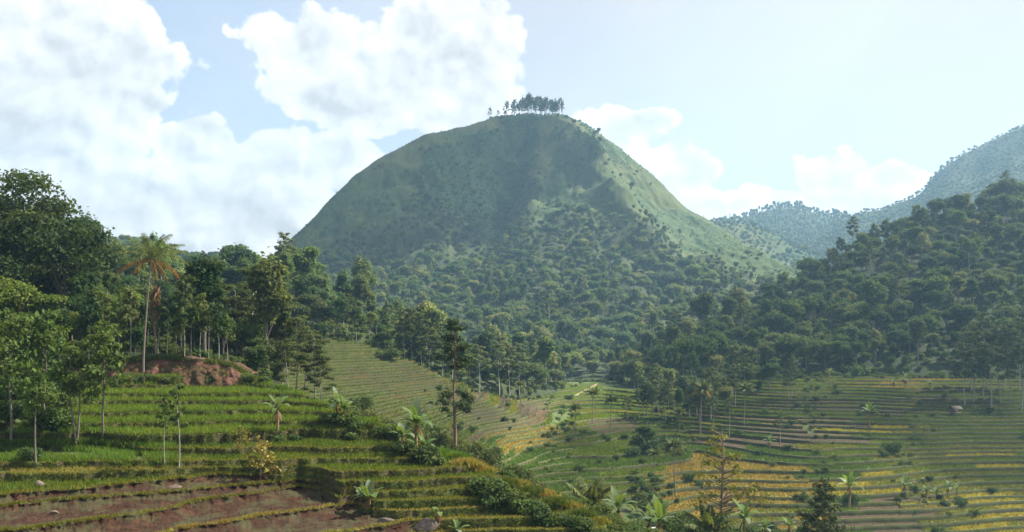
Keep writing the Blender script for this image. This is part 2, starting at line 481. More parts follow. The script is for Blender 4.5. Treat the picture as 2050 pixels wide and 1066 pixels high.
# ------------------------------------------------------------------ hills and mountains
SKYU = np.arange(-400, 2500, 4.)
skyline = np.full(len(SKYU), 1e9)
HILLS = {}
def curve(pts, n):
    pts = np.array(pts, float)
    s = (pts[:, 0] - pts[0, 0]) / (pts[-1, 0] - pts[0, 0])
    t = np.linspace(0, 1, n)
    out = np.stack([np.interp(t, s, pts[:, i]) for i in range(3)], -1)
    k = max(3, int(n * .02) | 1); ker = np.hanning(k + 2)[1:-1]; ker /= ker.sum()
    for i in range(1, 3):
        a = np.pad(out[:, i], k // 2, mode='edge'); out[:, i] = np.convolve(a, ker, 'valid')
    return np.stack([(out[:, 0] - UC) / F * out[:, 2], out[:, 2], (VH - out[:, 1]) / F * out[:, 2]], -1), out
def hill(name, base, ridge, mats, nu=160, nt=60, prof=None, disp=None, back=1.0, matf=None, skirt=3.0):
    B, Bp = curve(base, nu); R, Rp = curve(ridge, nu)
    t = np.concatenate([np.linspace(0, 1, nt), np.linspace(1, 2, nt // 3)[1:]])
    tt = np.clip(t, 0, 1)[:, None]; tb = np.clip(t - 1, 0, 1)[:, None]
    pr = prof or (lambda q: q)
    ext = R - B; ext[:, 2] = 0
    XY = B[None] + (R - B)[None] * tt[..., None] + ext[None] * (tb * back)[..., None]
    z = B[:, 2][None] - skirt * (1 - sstep(tt, 0, .06)) + (R[:, 2] - B[:, 2])[None] * pr(tt) - (R[:, 2] - B[:, 2] + 20)[None] * (tb ** 1.4)
    A = np.stack([XY[..., 0], XY[..., 1], z], -1)
    U = Bp[:, 0][None] * (1 - tt) + Rp[:, 0][None] * tt
    T = np.repeat(t[:, None], nu, 1)
    if disp is not None: A[..., 2] += disp(U, T, A)
    mb = MB()
    mi = 0
    if matf is not None:
        mi = matf((U[:-1, :-1] + U[1:, 1:]) / 2, (T[:-1, :-1] + T[1:, 1:]) / 2)
    mb.grid(A, mi)
    o = link(name, mb.mesh(name, [MT[m] for m in mats], True), kind='structure')
    HILLS[name] = (A, U, T)
    return o
def add_skyline(name):
    A, U, T = HILLS[name]
    u = UC + A[..., 0] / A[..., 1] * F; v = VH - A[..., 2] / A[..., 1] * F
    for r in range(0, A.shape[0], 2):
        vv = np.interp(SKYU, u[r], v[r], left=1e9, right=1e9)
        np.minimum(skyline, vv, out=skyline)

def bumps(amp, sc, seed, edge=.15):
    def f(U, T, A):
        return amp * fbm(A[..., 0] / sc, A[..., 1] / sc, seed) * sstep(T, 0, edge)
    return f

hill('near_left_hill',
     [(-420, 735, 122), (0, 728, 126), (230, 722, 126), (340, 716, 127), (470, 735, 127), (560, 770, 130)],
     [(-420, 500, 215), (0, 540, 205), (120, 575, 200), (250, 650, 190), (400, 692, 178), (560, 755, 170)],
     ['floor'], 120, 40, disp=bumps(1.5, 14, 4))
hill('left_hill',
     [(180, 690, 190), (400, 690, 235), (600, 696, 264), (740, 699, 279), (850, 738, 289), (950, 776, 305), (1080, 785, 335), (1130, 785, 360)],
     [(180, 560, 300), (380, 604, 330), (430, 594, 335), (520, 582, 340), (560, 556, 345), (600, 568, 350), (650, 600, 352), (700, 630, 355), (780, 663, 360), (850, 692, 365), (950, 716, 370), (1040, 752, 378), (1130, 782, 385)],
     ['floor'], 140, 40, disp=bumps(2.5, 25, 6))
hill('right_hill',
     [(1230, 775, 405), (1300, 772, 375), (1400, 764, 352), (1500, 756, 346), (1600, 751, 342), (1750, 749, 340), (1930, 746, 337), (2200, 740, 332), (2500, 735, 330)],
     [(1240, 775, 440), (1330, 742, 455), (1420, 700, 480), (1510, 648, 500), (1580, 598, 520), (1650, 552, 540), (1720, 500, 560), (1800, 466, 575), (1880, 432, 590), (1960, 420, 600), (2060, 404, 600), (2300, 375, 600), (2500, 360, 600)],
     ['floor'], 180, 70, prof=lambda q: q ** 1.05, disp=bumps(5, 45, 8))

def mtn_disp(U, T, A):
    x = T
    spur = 1095 + (1 - x) * 560                 # the sunny rib that runs down to the right
    gully = 1050 - (1 - x) * 230
    rib2 = 1010 - (1 - x) * 60
    d = 26 * np.exp(-((U - spur) / 60) ** 2) * sstep(x, .35, .6)
    d += -15 * np.exp(-((U - gully) / 60) ** 2) * sstep(x, .4, .62)
    d += 9 * np.exp(-((U - (1085 - (1 - x) * 80)) / 26) ** 2) * sstep(x, .5, .65)
    d += -7 * np.exp(-((U - (1180 + (1 - x) * 420)) / 45) ** 2) * sstep(x, .4, .6)
    d *= 1 - sstep(x, .84, .98)
    d += 16 * fbm(A[..., 0] / 80, A[..., 1] / 80, 21) * sstep(x, 0, .2) * (1 - sstep(x, .85, 1.0))
    d += 5.0 * (.45 - np.abs(fbm(A[..., 0] / 24 + .3 * A[..., 1] / 24, A[..., 1] / 70, 24))) * sstep(x, .3, .6) * (1 - sstep(x, .9, 1.0))
    d += 4.6 * fbm(A[..., 0] / 14, A[..., 1] / 16, 22) * sstep(x, 0, .2) * (1 - .6 * sstep(x, .9, 1.0))
    return d
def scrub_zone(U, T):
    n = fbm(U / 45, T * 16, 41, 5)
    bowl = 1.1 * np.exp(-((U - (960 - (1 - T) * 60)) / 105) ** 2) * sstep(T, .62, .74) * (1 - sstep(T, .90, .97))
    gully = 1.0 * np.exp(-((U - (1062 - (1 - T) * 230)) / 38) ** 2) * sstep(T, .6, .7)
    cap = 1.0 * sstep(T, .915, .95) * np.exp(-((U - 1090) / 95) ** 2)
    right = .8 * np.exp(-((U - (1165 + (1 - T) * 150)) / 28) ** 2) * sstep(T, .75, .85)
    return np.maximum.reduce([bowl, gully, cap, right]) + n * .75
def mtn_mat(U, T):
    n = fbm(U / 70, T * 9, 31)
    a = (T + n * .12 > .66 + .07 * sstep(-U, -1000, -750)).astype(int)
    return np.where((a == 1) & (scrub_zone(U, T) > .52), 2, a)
def mtn_prof(q):
    return np.where(q < .9, q ** 1.85, .9 ** 1.85 + (1 - .9 ** 1.85) * (1 - ((1 - q) / .1) ** 1.7))
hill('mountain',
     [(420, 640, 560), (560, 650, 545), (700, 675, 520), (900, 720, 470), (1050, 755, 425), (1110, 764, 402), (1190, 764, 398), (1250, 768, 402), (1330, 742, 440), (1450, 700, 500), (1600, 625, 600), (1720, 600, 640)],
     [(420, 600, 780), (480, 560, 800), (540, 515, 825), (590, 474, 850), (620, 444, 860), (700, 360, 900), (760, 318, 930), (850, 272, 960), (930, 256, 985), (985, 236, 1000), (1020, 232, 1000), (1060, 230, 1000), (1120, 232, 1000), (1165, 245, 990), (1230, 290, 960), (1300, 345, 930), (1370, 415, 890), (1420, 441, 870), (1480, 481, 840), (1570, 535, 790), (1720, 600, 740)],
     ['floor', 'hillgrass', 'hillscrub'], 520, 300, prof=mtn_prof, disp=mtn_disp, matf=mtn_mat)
hill('far_left_hill',
     [(-420, 620, 420), (0, 620, 450), (520, 620, 520)],
     [(-420, 340, 700), (0, 410, 720), (100, 455, 720), (220, 497, 730), (330, 532, 740), (420, 530, 740), (520, 560, 740)],
     ['floor'], 90, 30, disp=bumps(8, 60, 12))
hill('far_knoll',
     [(1340, 620, 1000), (1500, 620, 1000), (1800, 620, 1000)],
     [(1340, 460, 1250), (1430, 448, 1250), (1500, 452, 1240), (1560, 468, 1230), (1620, 500, 1200), (1700, 540, 1180), (1800, 570, 1150)],
     ['hillgrass'], 90, 40, disp=bumps(14, 90, 14))
hill('far_ridge',
     [(1300, 600, 1300), (1600, 600, 1300), (1950, 600, 1300)],
     [(1300, 480, 1700), (1400, 458, 1700), (1440, 447, 1700), (1500, 428, 1700), (1560, 416, 1700), (1600, 420, 1700), (1660, 434, 1700), (1720, 440, 1700), (1780, 440, 1700), (1950, 440, 1700)],
     ['floor'], 110, 40, disp=bumps(10, 110, 15))
hill('far_mountain',
     [(1600, 600, 1000), (1850, 600, 900), (2050, 590, 900), (2500, 560, 900)],
     [(1600, 480, 1500), (1700, 446, 1500), (1780, 420, 1480), (1840, 392, 1460), (1862, 366, 1450), (1885, 342, 1450), (1930, 312, 1440), (2000, 277, 1420), (2050, 256, 1400), (2200, 205, 1380), (2500, 150, 1350)],
     ['floor'], 160, 70, disp=bumps(22, 130, 17))

# ------------------------------------------------------------------ plants: prototypes
def broad(seed, Ht, R, tf, n, Ln, W, nl=8, mat='leaf', bark='bark', tall=1.0, shell=.5, tr=None, core=.68):
    rng = np.random.default_rng(seed)
    cz = Ht * (tf + (1 - tf) * .48); rz = Ht * (1 - tf) * .40 * tall
    lobes = [(0, 0, cz, R * core, R * core, rz * .8 * core / .68)]
    for i in range(nl):
        a = i / nl * 2 * PI + rng.uniform(-.4, .4); e = rng.uniform(-.35, .95)
        rr = R * rng.uniform(.30, .48)
        lobes.append((math.cos(a) * R * .66 * math.cos(e), math.sin(a) * R * .66 * math.cos(e), cz + rz * .8 * math.sin(e), rr, rr, rr * rng.uniform(.6, .85)))
    cr = MB(); V, Q = leaves(lobes, n, Ln, W, rng, shell=shell); cr.add(V, Q)
    tk = MB(); r0 = tr or Ht * .016
    z = np.linspace(-1.2, cz, 7)
    pts = np.stack([.25 * np.sin(z * .35 + seed) - .25 * np.sin(seed), .2 * np.cos(z * .3 + seed) - .2 * np.cos(seed), z], -1)
    tk.add(*tube(pts, np.linspace(r0 * 1.25, r0 * .55, 7)))
    for l in lobes[1:]:
        k = rng.integers(3, 6); st = pts[k]; en = np.array(l[:3]); md = (st + en) / 2 + np.array([0, 0, -.25])
        tk.add(*tube([st, md, en], [r0 * .5, r0 * .35, r0 * .14], 4))
    return dict(parts=[('trunk', tk, [MT[bark]]), ('crown', cr, [MT[mat]])], h=Ht)

def umbrella(seed, Ht, n=1500, mat='leaf_feather', bark='bark_pale', spread=3.2, low=.55, Ln=.5, W=.26, r0=.17, nb=14, rz=.35):
    rng = np.random.default_rng(seed)
    tk = MB(); cr = MB(); lobes = []
    z = np.linspace(-1.2, Ht * .93, 9)
    ph = rng.uniform(0, 6, 2)
    pts = np.stack([.3 * np.sin(z * .22 + ph[0]) - .3 * np.sin(ph[0]), .3 * np.sin(z * .25 + ph[1]) - .3 * np.sin(ph[1]), z], -1)
    tk.add(*tube(pts, np.linspace(r0 * 1.2, r0 * .3, 9)))
    for i in range(nb):
        f = low + (1 - low) * (i + rng.random()) / nb
        zz = Ht * f * .93
        st = np.array([np.interp(zz, z, pts[:, 0]), np.interp(zz, z, pts[:, 1]), zz])
        a = i * 2.4 + rng.uniform(-.5, .5); ln = spread * (1.15 - .75 * (f - low) / (1 - low)) * rng.uniform(.55, 1.1)
        en = st + np.array([math.cos(a) * ln, math.sin(a) * ln, ln * rng.uniform(.35, .7)])
        tk.add(*tube([st, (st + en) / 2 + np.array([0, 0, .12]), en], [r0 * .35, r0 * .25, r0 * .1], 4))
        s = rng.uniform(.75, 1.25) * spread * .34
        lobes.append((*en, s, s, rz * rng.uniform(.7, 1.4)))
        if rng.random() < .6:
            m2 = st * .4 + en * .6; lobes.append((*m2, s * .7, s * .7, rz * .8))
    V, Q = leaves(lobes, n, Ln, W, rng, shell=.9, under=.8, flat=.5); cr.add(V, Q)
    return dict(parts=[('trunk', tk, [MT[bark]]), ('crown', cr, [MT[mat]])], h=Ht)

def pine(seed, Ht, n=3800, R=2.6, low=.2, lobes=None, nl=.46, nw=.15):
    rng = np.random.default_rng(seed)
    tk = MB(); cr = MB(); lo = []
    z = np.linspace(-1.2, Ht, 9); r0 = Ht * .013
    tk.add(*tube(np.stack([.12 * np.sin(z * .5), .1 * np.cos(z * .4), z], -1), np.linspace(r0 * 1.2, r0 * .2, 9)))
    if lobes is None:
        nb = 46
        for i in range(nb):
            f = low + (1 - low) * i / nb
            a = i * 2.399; ln = R * (1.06 - (f - low) / (1 - low)) ** .75 * rng.uniform(.6, 1.1)
            st = np.array([0, 0, Ht * f]); en = st + np.array([math.cos(a) * ln, math.sin(a) * ln, ln * .35])
            tk.add(*tube([st, en], [r0 * .3, r0 * .1], 4))
            s = .4 + .28 * ln
            lo.append((*en, s, s, s * .75)); lo.append((*(st * .45 + en * .55), s * .8, s * .8, s * .6))
    else:
        for (x, y, zz, a, b) in lobes:
            en = np.array([x, y, zz]); st = np.array([0, 0, zz - .35 * math.hypot(x, y) - .2])
            tk.add(*tube([st, (st + en) / 2, en], [r0 * .32, r0 * .22, r0 * .1], 4))
            lo.append((x, y, zz, a, a, b))
    V, Q = leaves(lo, n, nl, nw, rng, shell=.9, under=.75); cr.add(V, Q)
    return dict(parts=[('trunk', tk, [MT['bark_brown']]), ('crown', cr, [MT['needle']])], h=Ht)

def frond(az, el, ln, rng, nl=26, droop=1.0, wide=.85, hang=.55, lw=.055):
    t = np.linspace(0, 1, 9)
    e = el - droop * t ** 1.3 * 1.5
    st = ln / 8
    dr = np.cos(e) * st; dz = np.sin(e) * st
    r = np.concatenate([[0], np.cumsum(dr[:-1])]); z = np.concatenate([[0], np.cumsum(dz[:-1])])
    ca, sa_ = math.cos(az), math.sin(az)
    pts = np.stack([r * ca, r * sa_, z], -1)
    mb = MB(); mb.add(*tube(pts, np.linspace(.05, .012, 9), 4))
    q = np.linspace(.14, .99, nl)
    B = np.stack([np.interp(q, t, pts[:, i]) for i in range(3)], -1)
    dirv = np.stack([np.interp(q, t, np.cos(e)) * ca, np.interp(q, t, np.cos(e)) * sa_, np.interp(q, t, np.sin(e))], -1)
    side = np.array([-sa_, ca, 0])
    ll = wide * np.sin(PI * (.12 + .8 * q)) ** .7
    for sg in (-1, 1):
        d = side[None] * sg * .8 + dirv * .55 + np.array([0, 0, -hang])[None] + rng.normal(size=(nl, 3)) * .1
        d /= np.linalg.norm(d, axis=1, keepdims=True)
        mid = B + d * (ll * .5)[:, None] + np.array([0, 0, .04])
        tip = B + d * ll[:, None] + np.array([0, 0, -1])[None] * (ll * .22)[:, None]
        w = dirv * lw
        V = np.stack([B, mid + w, tip, mid - w], 1).reshape(-1, 3)
        mb.add(V, np.arange(nl * 4).reshape(nl, 4))
    return mb

def palm(seed, Ht, nf=18, fl=3.6, dead=0, lean=.6, split=False, upright=0.0, tr=1.0):
    rng = np.random.default_rng(seed)
    tk = MB(); z = np.linspace(-1, Ht, 10); f = np.clip(z / Ht, 0, 1)
    pts = np.stack([lean * f ** 1.6, .2 * np.sin(f * 3), z], -1)
    tk.add(*tube(pts, tr * (.22 - .10 * f ** .6 + .05 * (f > .97)), 8))
    top = pts[-1]
    out = [('trunk', tk, [MT['palm_trunk']])]
    fr = []
    for i in range(nf):
        g = (i + .5) / nf
        el = 1.4 - 1.25 * g ** .9 + upright * .2
        m = frond(i * 2.399 + rng.uniform(-.2, .2), el, fl * rng.uniform(.85, 1.1) * (.75 + .25 * min(1, g * 2)), rng, droop=.5 + .4 * g - upright * .25, lw=.05 if split else .15)
        fr.append((m, 'palm'))
    for i in range(dead):
        m = frond(i * 2 * PI / dead + rng.uniform(-.3, .3), -.05 - .3 * rng.random(), fl * rng.uniform(.8, 1.0), rng, droop=.55 + .3 * rng.random(), hang=1.2)
        fr.append((m, 'palm_dead'))
    if split:
        for m, mt in fr:
            m.V = [v + top.astype(np.float32) for v in m.V]
            out.append(('frond' if mt == 'palm' else 'dry_frond', m, [MT[mt]]))
    else:
        cr = MB()
        for m, mt in fr:
            m.V = [v + top.astype(np.float32) for v in m.V]
            if mt == 'palm_dead': m.G = [(g, 1) for g, _ in m.G]
            cr.merge(m)
        out.append(('crown', cr, [MT['palm'], MT['palm_dead']]))
    return dict(parts=out, h=Ht)

def banana_leaf(az, el, ln, w, rng, droop):
    n = 8
    t = np.linspace(0, 1, n); e = el - droop * t ** 1.4
    st = ln / (n - 1)
    r = np.concatenate([[0], np.cumsum(np.cos(e) * st)[:-1]]); z = np.concatenate([[0], np.cumsum(np.sin(e) * st)[:-1]])
    ca, sa_ = math.cos(az), math.sin(az)
    mid = np.stack([r * ca, r * sa_, z], -1)
    side = np.array([-sa_, ca, 0])
    ww = w * np.sin(PI * np.clip(.04 + t * .95, 0, 1)) ** .55 * (t > .08) * .5 + .02
    rows = []
    for sg in (-1, 1):
        jag = 1 + .16 * rng.normal(size=n)
        rows.append(mid + side[None] * sg * (ww * jag)[:, None] + np.stack([np.zeros(n), np.zeros(n), ww * rng.uniform(-.2, .45)], -1))
    A = np.stack([rows[0], mid, rows[1]], 1)
    mb = MB(); mb.grid(A)
    mb.add(*tube(mid + np.array([0, 0, -.012]), np.linspace(.045, .01, n), 4))
    return mb
def banana(seed, hs, nl=8, ll=2.0, w=.5, mats=('banana', 'banana_pale'), dry=3, brown=False):
    rng = np.random.default_rng(seed)
    st = MB(); z = np.linspace(-.4, hs, 6)
    st.add(*tube(np.stack([.06 * np.sin(z * 1.3), .05 * np.sin(z), z], -1), np.linspace(.17, .09, 6), 7))
    out = [('stem', st, [MT['banana_stem']])]
    for i in range(nl):
        g = i / max(1, nl - 1)
        m = banana_leaf(i * 2.399 + rng.uniform(-.3, .3), 1.4 - 1.0 * g, ll * rng.uniform(.75, 1.1), w * rng.uniform(.85, 1.15), rng, .5 + 1.3 * g)
        m.V = [v + np.array([0, 0, hs - .08], np.float32) for v in m.V]
        out.append(('leaf', m, [MT[mats[0] if rng.random() < .62 else mats[1]]]))
    for i in range(dry):
        m = banana_leaf(rng.uniform(0, 6.3), -.9, ll * .6, w * .5, rng, .6)
        m.V = [v + np.array([0, 0, hs - .2], np.float32) for v in m.V]
        out.append(('dry_leaf', m, [MT['dry']]))
    return dict(parts=out, h=hs)

def bush(seed, R, Hh, n, Ln=.3, W=.17, mat='shrub', nl=7):
    rng = np.random.default_rng(seed)
    lobes = []
    tk = MB()
    for i in range(nl):
        a = i * 2.4; rr = R * rng.uniform(.3, .5); d = R * rng.uniform(.1, .62)
        l = (math.cos(a) * d, math.sin(a) * d, Hh * rng.uniform(.3, .72), rr, rr, Hh * rng.uniform(.22, .34))
        lobes.append(l)
        tk.add(*tube([(l[0] * .2, l[1] * .2, -.4), (l[0] * .6, l[1] * .6, l[2] * .6), l[:3]], [.05, .04, .02], 4))
    cr = MB(); V, Q = leaves(lobes, n, Ln, W, rng, shell=.6, under=.8); cr.add(V, Q)
    return dict(parts=[('stem', tk, [MT['bark_brown']]), ('foliage', cr, [MT[mat]])], h=Hh)

def sapling(seed, Ht, n, R, Ln=.42, W=.2, fork=1, mat='leaf_sapling', low=.5, bark='bark', nb=11, r0=.085, lob=.42):
    rng = np.random.default_rng(seed)
    tk = MB(); cr = MB(); lobes = []
    stems = []
    for s in range(fork):
        a = s * PI + .4; sp = .0 if fork == 1 else .55
        z = np.linspace(-.8, Ht * (1 - .07 * s), 8); f = np.clip(z / Ht, 0, 1)
        pts = np.stack([math.cos(a) * sp * f ** .8 * 1.6 + .1 * np.sin(z * .7 + s), math.sin(a) * sp * f * .8 + .08 * np.sin(z * .6), z], -1)
        tk.add(*tube(pts, np.linspace(r0 * 1.15, r0 * .3, 8), 6)); stems.append((z, pts))
    for i in range(nb):
        z, pts = stems[i % fork]
        f = low + (1 - low) * (i + .5) / nb
        zz = Ht * f
        st = np.array([np.interp(zz, z, pts[:, 0]), np.interp(zz, z, pts[:, 1]), min(zz, z[-1])])
        a = i * 2.4 + rng.uniform(-.4, .4); ln = R * (1.1 - .6 * (f - low) / (1 - low)) * rng.uniform(.55, 1.1)
        en = st + np.array([math.cos(a) * ln, math.sin(a) * ln, ln * .3])
        tk.add(*tube([st, en], [r0 * .35, r0 * .12], 4))
        s_ = R * lob * rng.uniform(.75, 1.2)
        lobes.append((*en, s_, s_, s_ * .7)); lobes.append((*(st * .5 + en * .5), s_ * .8, s_ * .8, s_ * .6))
    V, Q = leaves(lobes, n, Ln, W, rng, shell=1.0, under=.8, droop=.35); cr.add(V, Q)
    return dict(parts=[('trunk', tk, [MT[bark]]), ('crown', cr, [MT[mat]])], h=Ht)

def bake(p, nm):
    """meshes shared by every copy of a plant"""
    p['me'] = [(n, mb.mesh(nm + '_' + n, mats, n in ('trunk', 'stem', 'leaf'))) for n, mb, mats in p['parts']]
    return p
def joined(p, nm):
    mb = MB(); mats = []
    for n, m, ms in p['parts']:
        o = len(mats); mats += ms
        q = MB(); q.V = m.V; q.G = [(g, mi + o) for g, mi in m.G]; q.n = m.n
        mb.merge(q)
    return mb.mesh(nm, mats)
def plant(p, name, loc, sc, rz, label, cat, group=None, scz=None, tilt=0.0):
    e = bpy.data.objects.new(name, None)
    C.objects.link(e)
    e.empty_display_size = .3
    e.location = tuple(float(x) for x in loc); e.rotation_euler = (tilt, tilt * .5, rz); e.scale = (sc, sc, scz or sc)
    tag(e, label, cat, group)
    for n, me in p['me']:
        o = bpy.data.objects.new(n, me); C.objects.link(o); o.parent = e
    return e

rg = random.Random(11)
PR = {}
for i, (Ht, R, tf, nl, tall) in enumerate([(14, 4.6, .30, 8, 1.0), (16, 4.2, .35, 9, 1.05), (12, 4.9, .28, 9, .9), (17, 3.6, .42, 7, 1.1), (13, 4.0, .30, 7, 1.0), (11, 4.4, .25, 8, .85), (18, 3.0, .36, 8, 1.2), (12, 5.6, .34, 11, .62), (9, 3.2, .22, 6, 1.1)]):
    PR['b%d' % i] = bake(broad(40 + i, Ht, R, tf, 4000, .64, .38, nl, tall=tall), 'broad_tree')
for i in range(3):
    PR['s%d' % i] = bake(umbrella(60 + i, 18 + i * 2, 2600, spread=3.6, low=.42, nb=18, Ln=.6, W=.34, rz=.55), 'umbrella_tree')
PR['f0'] = bake(umbrella(70, 12, 2200, spread=3.0, low=.35, rz=.9, Ln=.6, W=.34, mat='leaf', bark='bark', nb=18), 'open_tree')
PR['f1'] = bake(umbrella(71, 15, 2600, spread=3.4, low=.5, rz=1.2, Ln=.6, W=.36, mat='leaf', bark='bark_pale', nb=16), 'open_tree')
PR['tall0'] = bake(umbrella(80, 18, 900, mat='leaf_dark', bark='bark', spread=3.0, low=.3, rz=1.4, Ln=.8, W=.5, r0=.28, nb=13), 'summit_tree')
PR['tall1'] = bake(umbrella(81, 18, 900, mat='leaf_dark', bark='bark', spread=3.2, low=.38, rz=1.3, Ln=.8, W=.5, r0=.28, nb=13), 'summit_tree')
PR['sh0'] = bake(bush(90, 2.2, 2.2, 420, .5, .3, 'mshrub'), 'shrub')
PR['sh1'] = bake(bush(91, 1.6, 1.6, 380, .45, .28, 'mshrub'), 'shrub')
PR['sh2'] = bake(bush(92, 2.6, 2.8, 520, .55, .32, 'mshrub'), 'shrub')

protos = bpy.data.collections.new('forest_kinds')       # sources of the countless far trees, not linked to the scene
PROTO_KEYS = ['b0', 'b1', 'b2', 'b3', 'b4', 'b5', 'b6', 'b7', 'b8', 'f0', 'f1', 's0', 's1', 'sh0', 'sh1', 'sh2', 'tall0', 'tall1']
for i, k in enumerate(PROTO_KEYS):
    o = bpy.data.objects.new('kind_%02d' % i, joined(PR[k], 'kind_' + k)); protos.objects.link(o)
PIDX = {k: i for i, k in enumerate(PROTO_KEYS)}

def gn_forest(name, pts, idx, scl, rot, label, cat):
    me = bpy.data.meshes.new(name)
    me.vertices.add(len(pts)); me.vertices.foreach_set('co', np.asarray(pts, np.float32).ravel())
    for an, ty, arr in (('pick', 'INT', np.asarray(idx, np.int32)), ('size', 'FLOAT', np.asarray(scl, np.float32)), ('turn', 'FLOAT', np.asarray(rot, np.float32))):
        a = me.attributes.new(an, ty, 'POINT'); a.data.foreach_set('value', arr)
    o = link(name, me, kind='stuff'); tag(o, label, cat)
    ng = bpy.data.node_groups.new(name, 'GeometryNodeTree')
    ng.interface.new_socket('Geometry', in_out='INPUT', socket_type='NodeSocketGeometry')
    ng.interface.new_socket('Geometry', in_out='OUTPUT', socket_type='NodeSocketGeometry')
    N = ng.nodes.new; L = ng.links.new
    gi, go = N('NodeGroupInput'), N('NodeGroupOutput')
    ci = N('GeometryNodeCollectionInfo'); ci.inputs['Collection'].default_value = protos
    ci.inputs['Separate Children'].default_value = True; ci.inputs['Reset Children'].default_value = True
    ip = N('GeometryNodeInstanceOnPoints'); ip.inputs['Pick Instance'].default_value = True
    def at(n, ty):
        a = N('GeometryNodeInputNamedAttribute'); a.data_type = ty; a.inputs['Name'].default_value = n
        return a.outputs['Attribute']
    L(gi.outputs[0], ip.inputs['Points']); L(ci.outputs[0], ip.inputs['Instance'])
    L(at('pick', 'INT'), ip.inputs['Instance Index'])
    cx = N('ShaderNodeCombineXYZ'); L(at('turn', 'FLOAT'), cx.inputs[2])
    er = N('FunctionNodeEulerToRotation'); L(cx.outputs[0], er.inputs[0]); L(er.outputs[0], ip.inputs['Rotation'])
    L(at('size', 'FLOAT'), ip.inputs['Scale'])
    L(ip.outputs[0], go.inputs[0])
    md = o.modifiers.new('scatter', 'NODES'); md.node_group = ng
    return o

def scatter(name, spacing, tmax, seed, keep=None, tmin=0.02):
    A, U, T = HILLS[name]
    rng = np.random.default_rng(seed)
    m = (T[:-1, :-1] < tmax) & (T[:-1, :-1] >= tmin)
    e1 = A[1:, :-1] - A[:-1, :-1]; e2 = A[:-1, 1:] - A[:-1, :-1]
    ar = np.abs(e1[..., 0] * e2[..., 1] - e1[..., 1] * e2[..., 0]) * m
    n = int(ar.sum() / spacing ** 2 * 3.6)
    k = rng.choice(ar.size, n, p=(ar / ar.sum()).ravel())
    r, c = np.unravel_index(k, ar.shape)
    a, b = rng.random(n)[:, None], rng.random(n)[:, None]
    p = (A[r, c] * (1 - a) + A[r + 1, c] * a) * (1 - b) + (A[r, c + 1] * (1 - a) + A[r + 1, c + 1] * a) * b
    t = T[r, c] * (1 - a[:, 0]) + T[r + 1, c] * a[:, 0]; u = U[r, c]
    cells = {}
    out = []
    for i in range(n):
        x, y = p[i, 0], p[i, 1]
        cx, cy = int(x // spacing), int(y // spacing)
        ok = True
        for dx in (-1, 0, 1):
            for dy in (-1, 0, 1):
                for j in cells.get((cx + dx, cy + dy), ()):
                    if (p[j, 0] - x) ** 2 + (p[j, 1] - y) ** 2 < spacing ** 2: ok = False; break
                if not ok: break
            if not ok: break
        if ok:
            cells.setdefault((cx, cy), []).append(i); out.append(i)
    out = np.array(out, int)
    return p[out], u[out], t[out]
def in_view(p, h):
    u = UC + p[:, 0] / p[:, 1] * F; v = VH - (p[:, 2] + h) / p[:, 1] * F
    return (u > -70) & (u < 2120) & (v < np.interp(u, SKYU, skyline) + 4) & (v < 1090)

# ------------------------------------------------------------------ the foreground spur: terraces, red bank, back slope
# lips from the lowest to the highest: (height, last column, [(column, row), ...])
LIPS = [
    (-17.4, 1260, [(-80, 1330), (400, 1220), (823, 1110), (1260, 1092)]),
    (-16.6, 1212, [(-80, 1300), (400, 1160), (670, 1105), (823, 1070), (1000, 1062), (1212, 1060)]),
    (-15.9, 1172, [(-80, 1240), (400, 1120), (670, 1068), (823, 1044), (870, 1043), (960, 1040), (1172, 1034)]),
    (-15.4, 1125, [(-80, 1180), (150, 1125), (345, 1064), (480, 1041), (560, 1030), (640, 1017), (712, 1009), (748, 1022), (800, 1024), (960, 1018), (1125, 1010)]),
    (-14.8, 1075, [(-80, 1075), (140, 1050), (310, 1025), (420, 1002), (520, 988), (600, 975), (640, 980), (690, 1003), (800, 1003), (960, 998), (1075, 988)]),
    (-14.3, 1032, [(-80, 1024), (120, 1004), (300, 990), (420, 978), (520, 969), (600, 964), (650, 970), (700, 985), (800, 985), (960, 978), (1032, 968)]),
    (-13.7, 988, [(-80, 998), (0, 992), (100, 985), (300, 966), (430, 951), (520, 952), (560, 956), (640, 960), (700, 966), (830, 963), (988, 952)]),
    (-13.1, 935, [(-80, 952), (200, 947), (430, 938), (520, 941), (600, 938), (640, 946), (800, 943), (935, 936)]),
    (-12.6, 885, [(-80, 928), (250, 925), (350, 925), (480, 921), (560, 926), (640, 920), (830, 918), (885, 921)]),
    (-12.0, 832, [(-80, 895), (200, 888), (300, 900), (480, 898), (560, 894), (640, 899), (770, 896), (832, 901)]),
    (-11.0, 800, [(-80, 872), (170, 872), (300, 873), (480, 868), (600, 861), (760, 862), (800, 866)]),
    (-10.4, 762, [(-80, 850), (160, 850), (300, 848), (480, 842), (650, 846), (762, 850)]),
    (-9.8, 692, [(-80, 828), (150, 826), (300, 826), (480, 822), (650, 826), (692, 835)]),
    (-9.2, 655, [(-80, 808), (160, 806), (300, 805), (480, 803), (620, 806), (655, 812)]),
    (-8.65, 612, [(-80, 790), (165, 790), (300, 790), (480, 788), (612, 791)]),
    (-8.1, 545, [(-80, 772), (170, 772), (300, 772), (480, 768), (545, 774)]),
    (-7.2, 505, [(-80, 757), (170, 756), (300, 756), (480, 754), (505, 758)]),
]
SU = np.arange(-80, 1262, 3.0)
NL = len(LIPS)
SY = np.full((NL, len(SU)), np.nan)
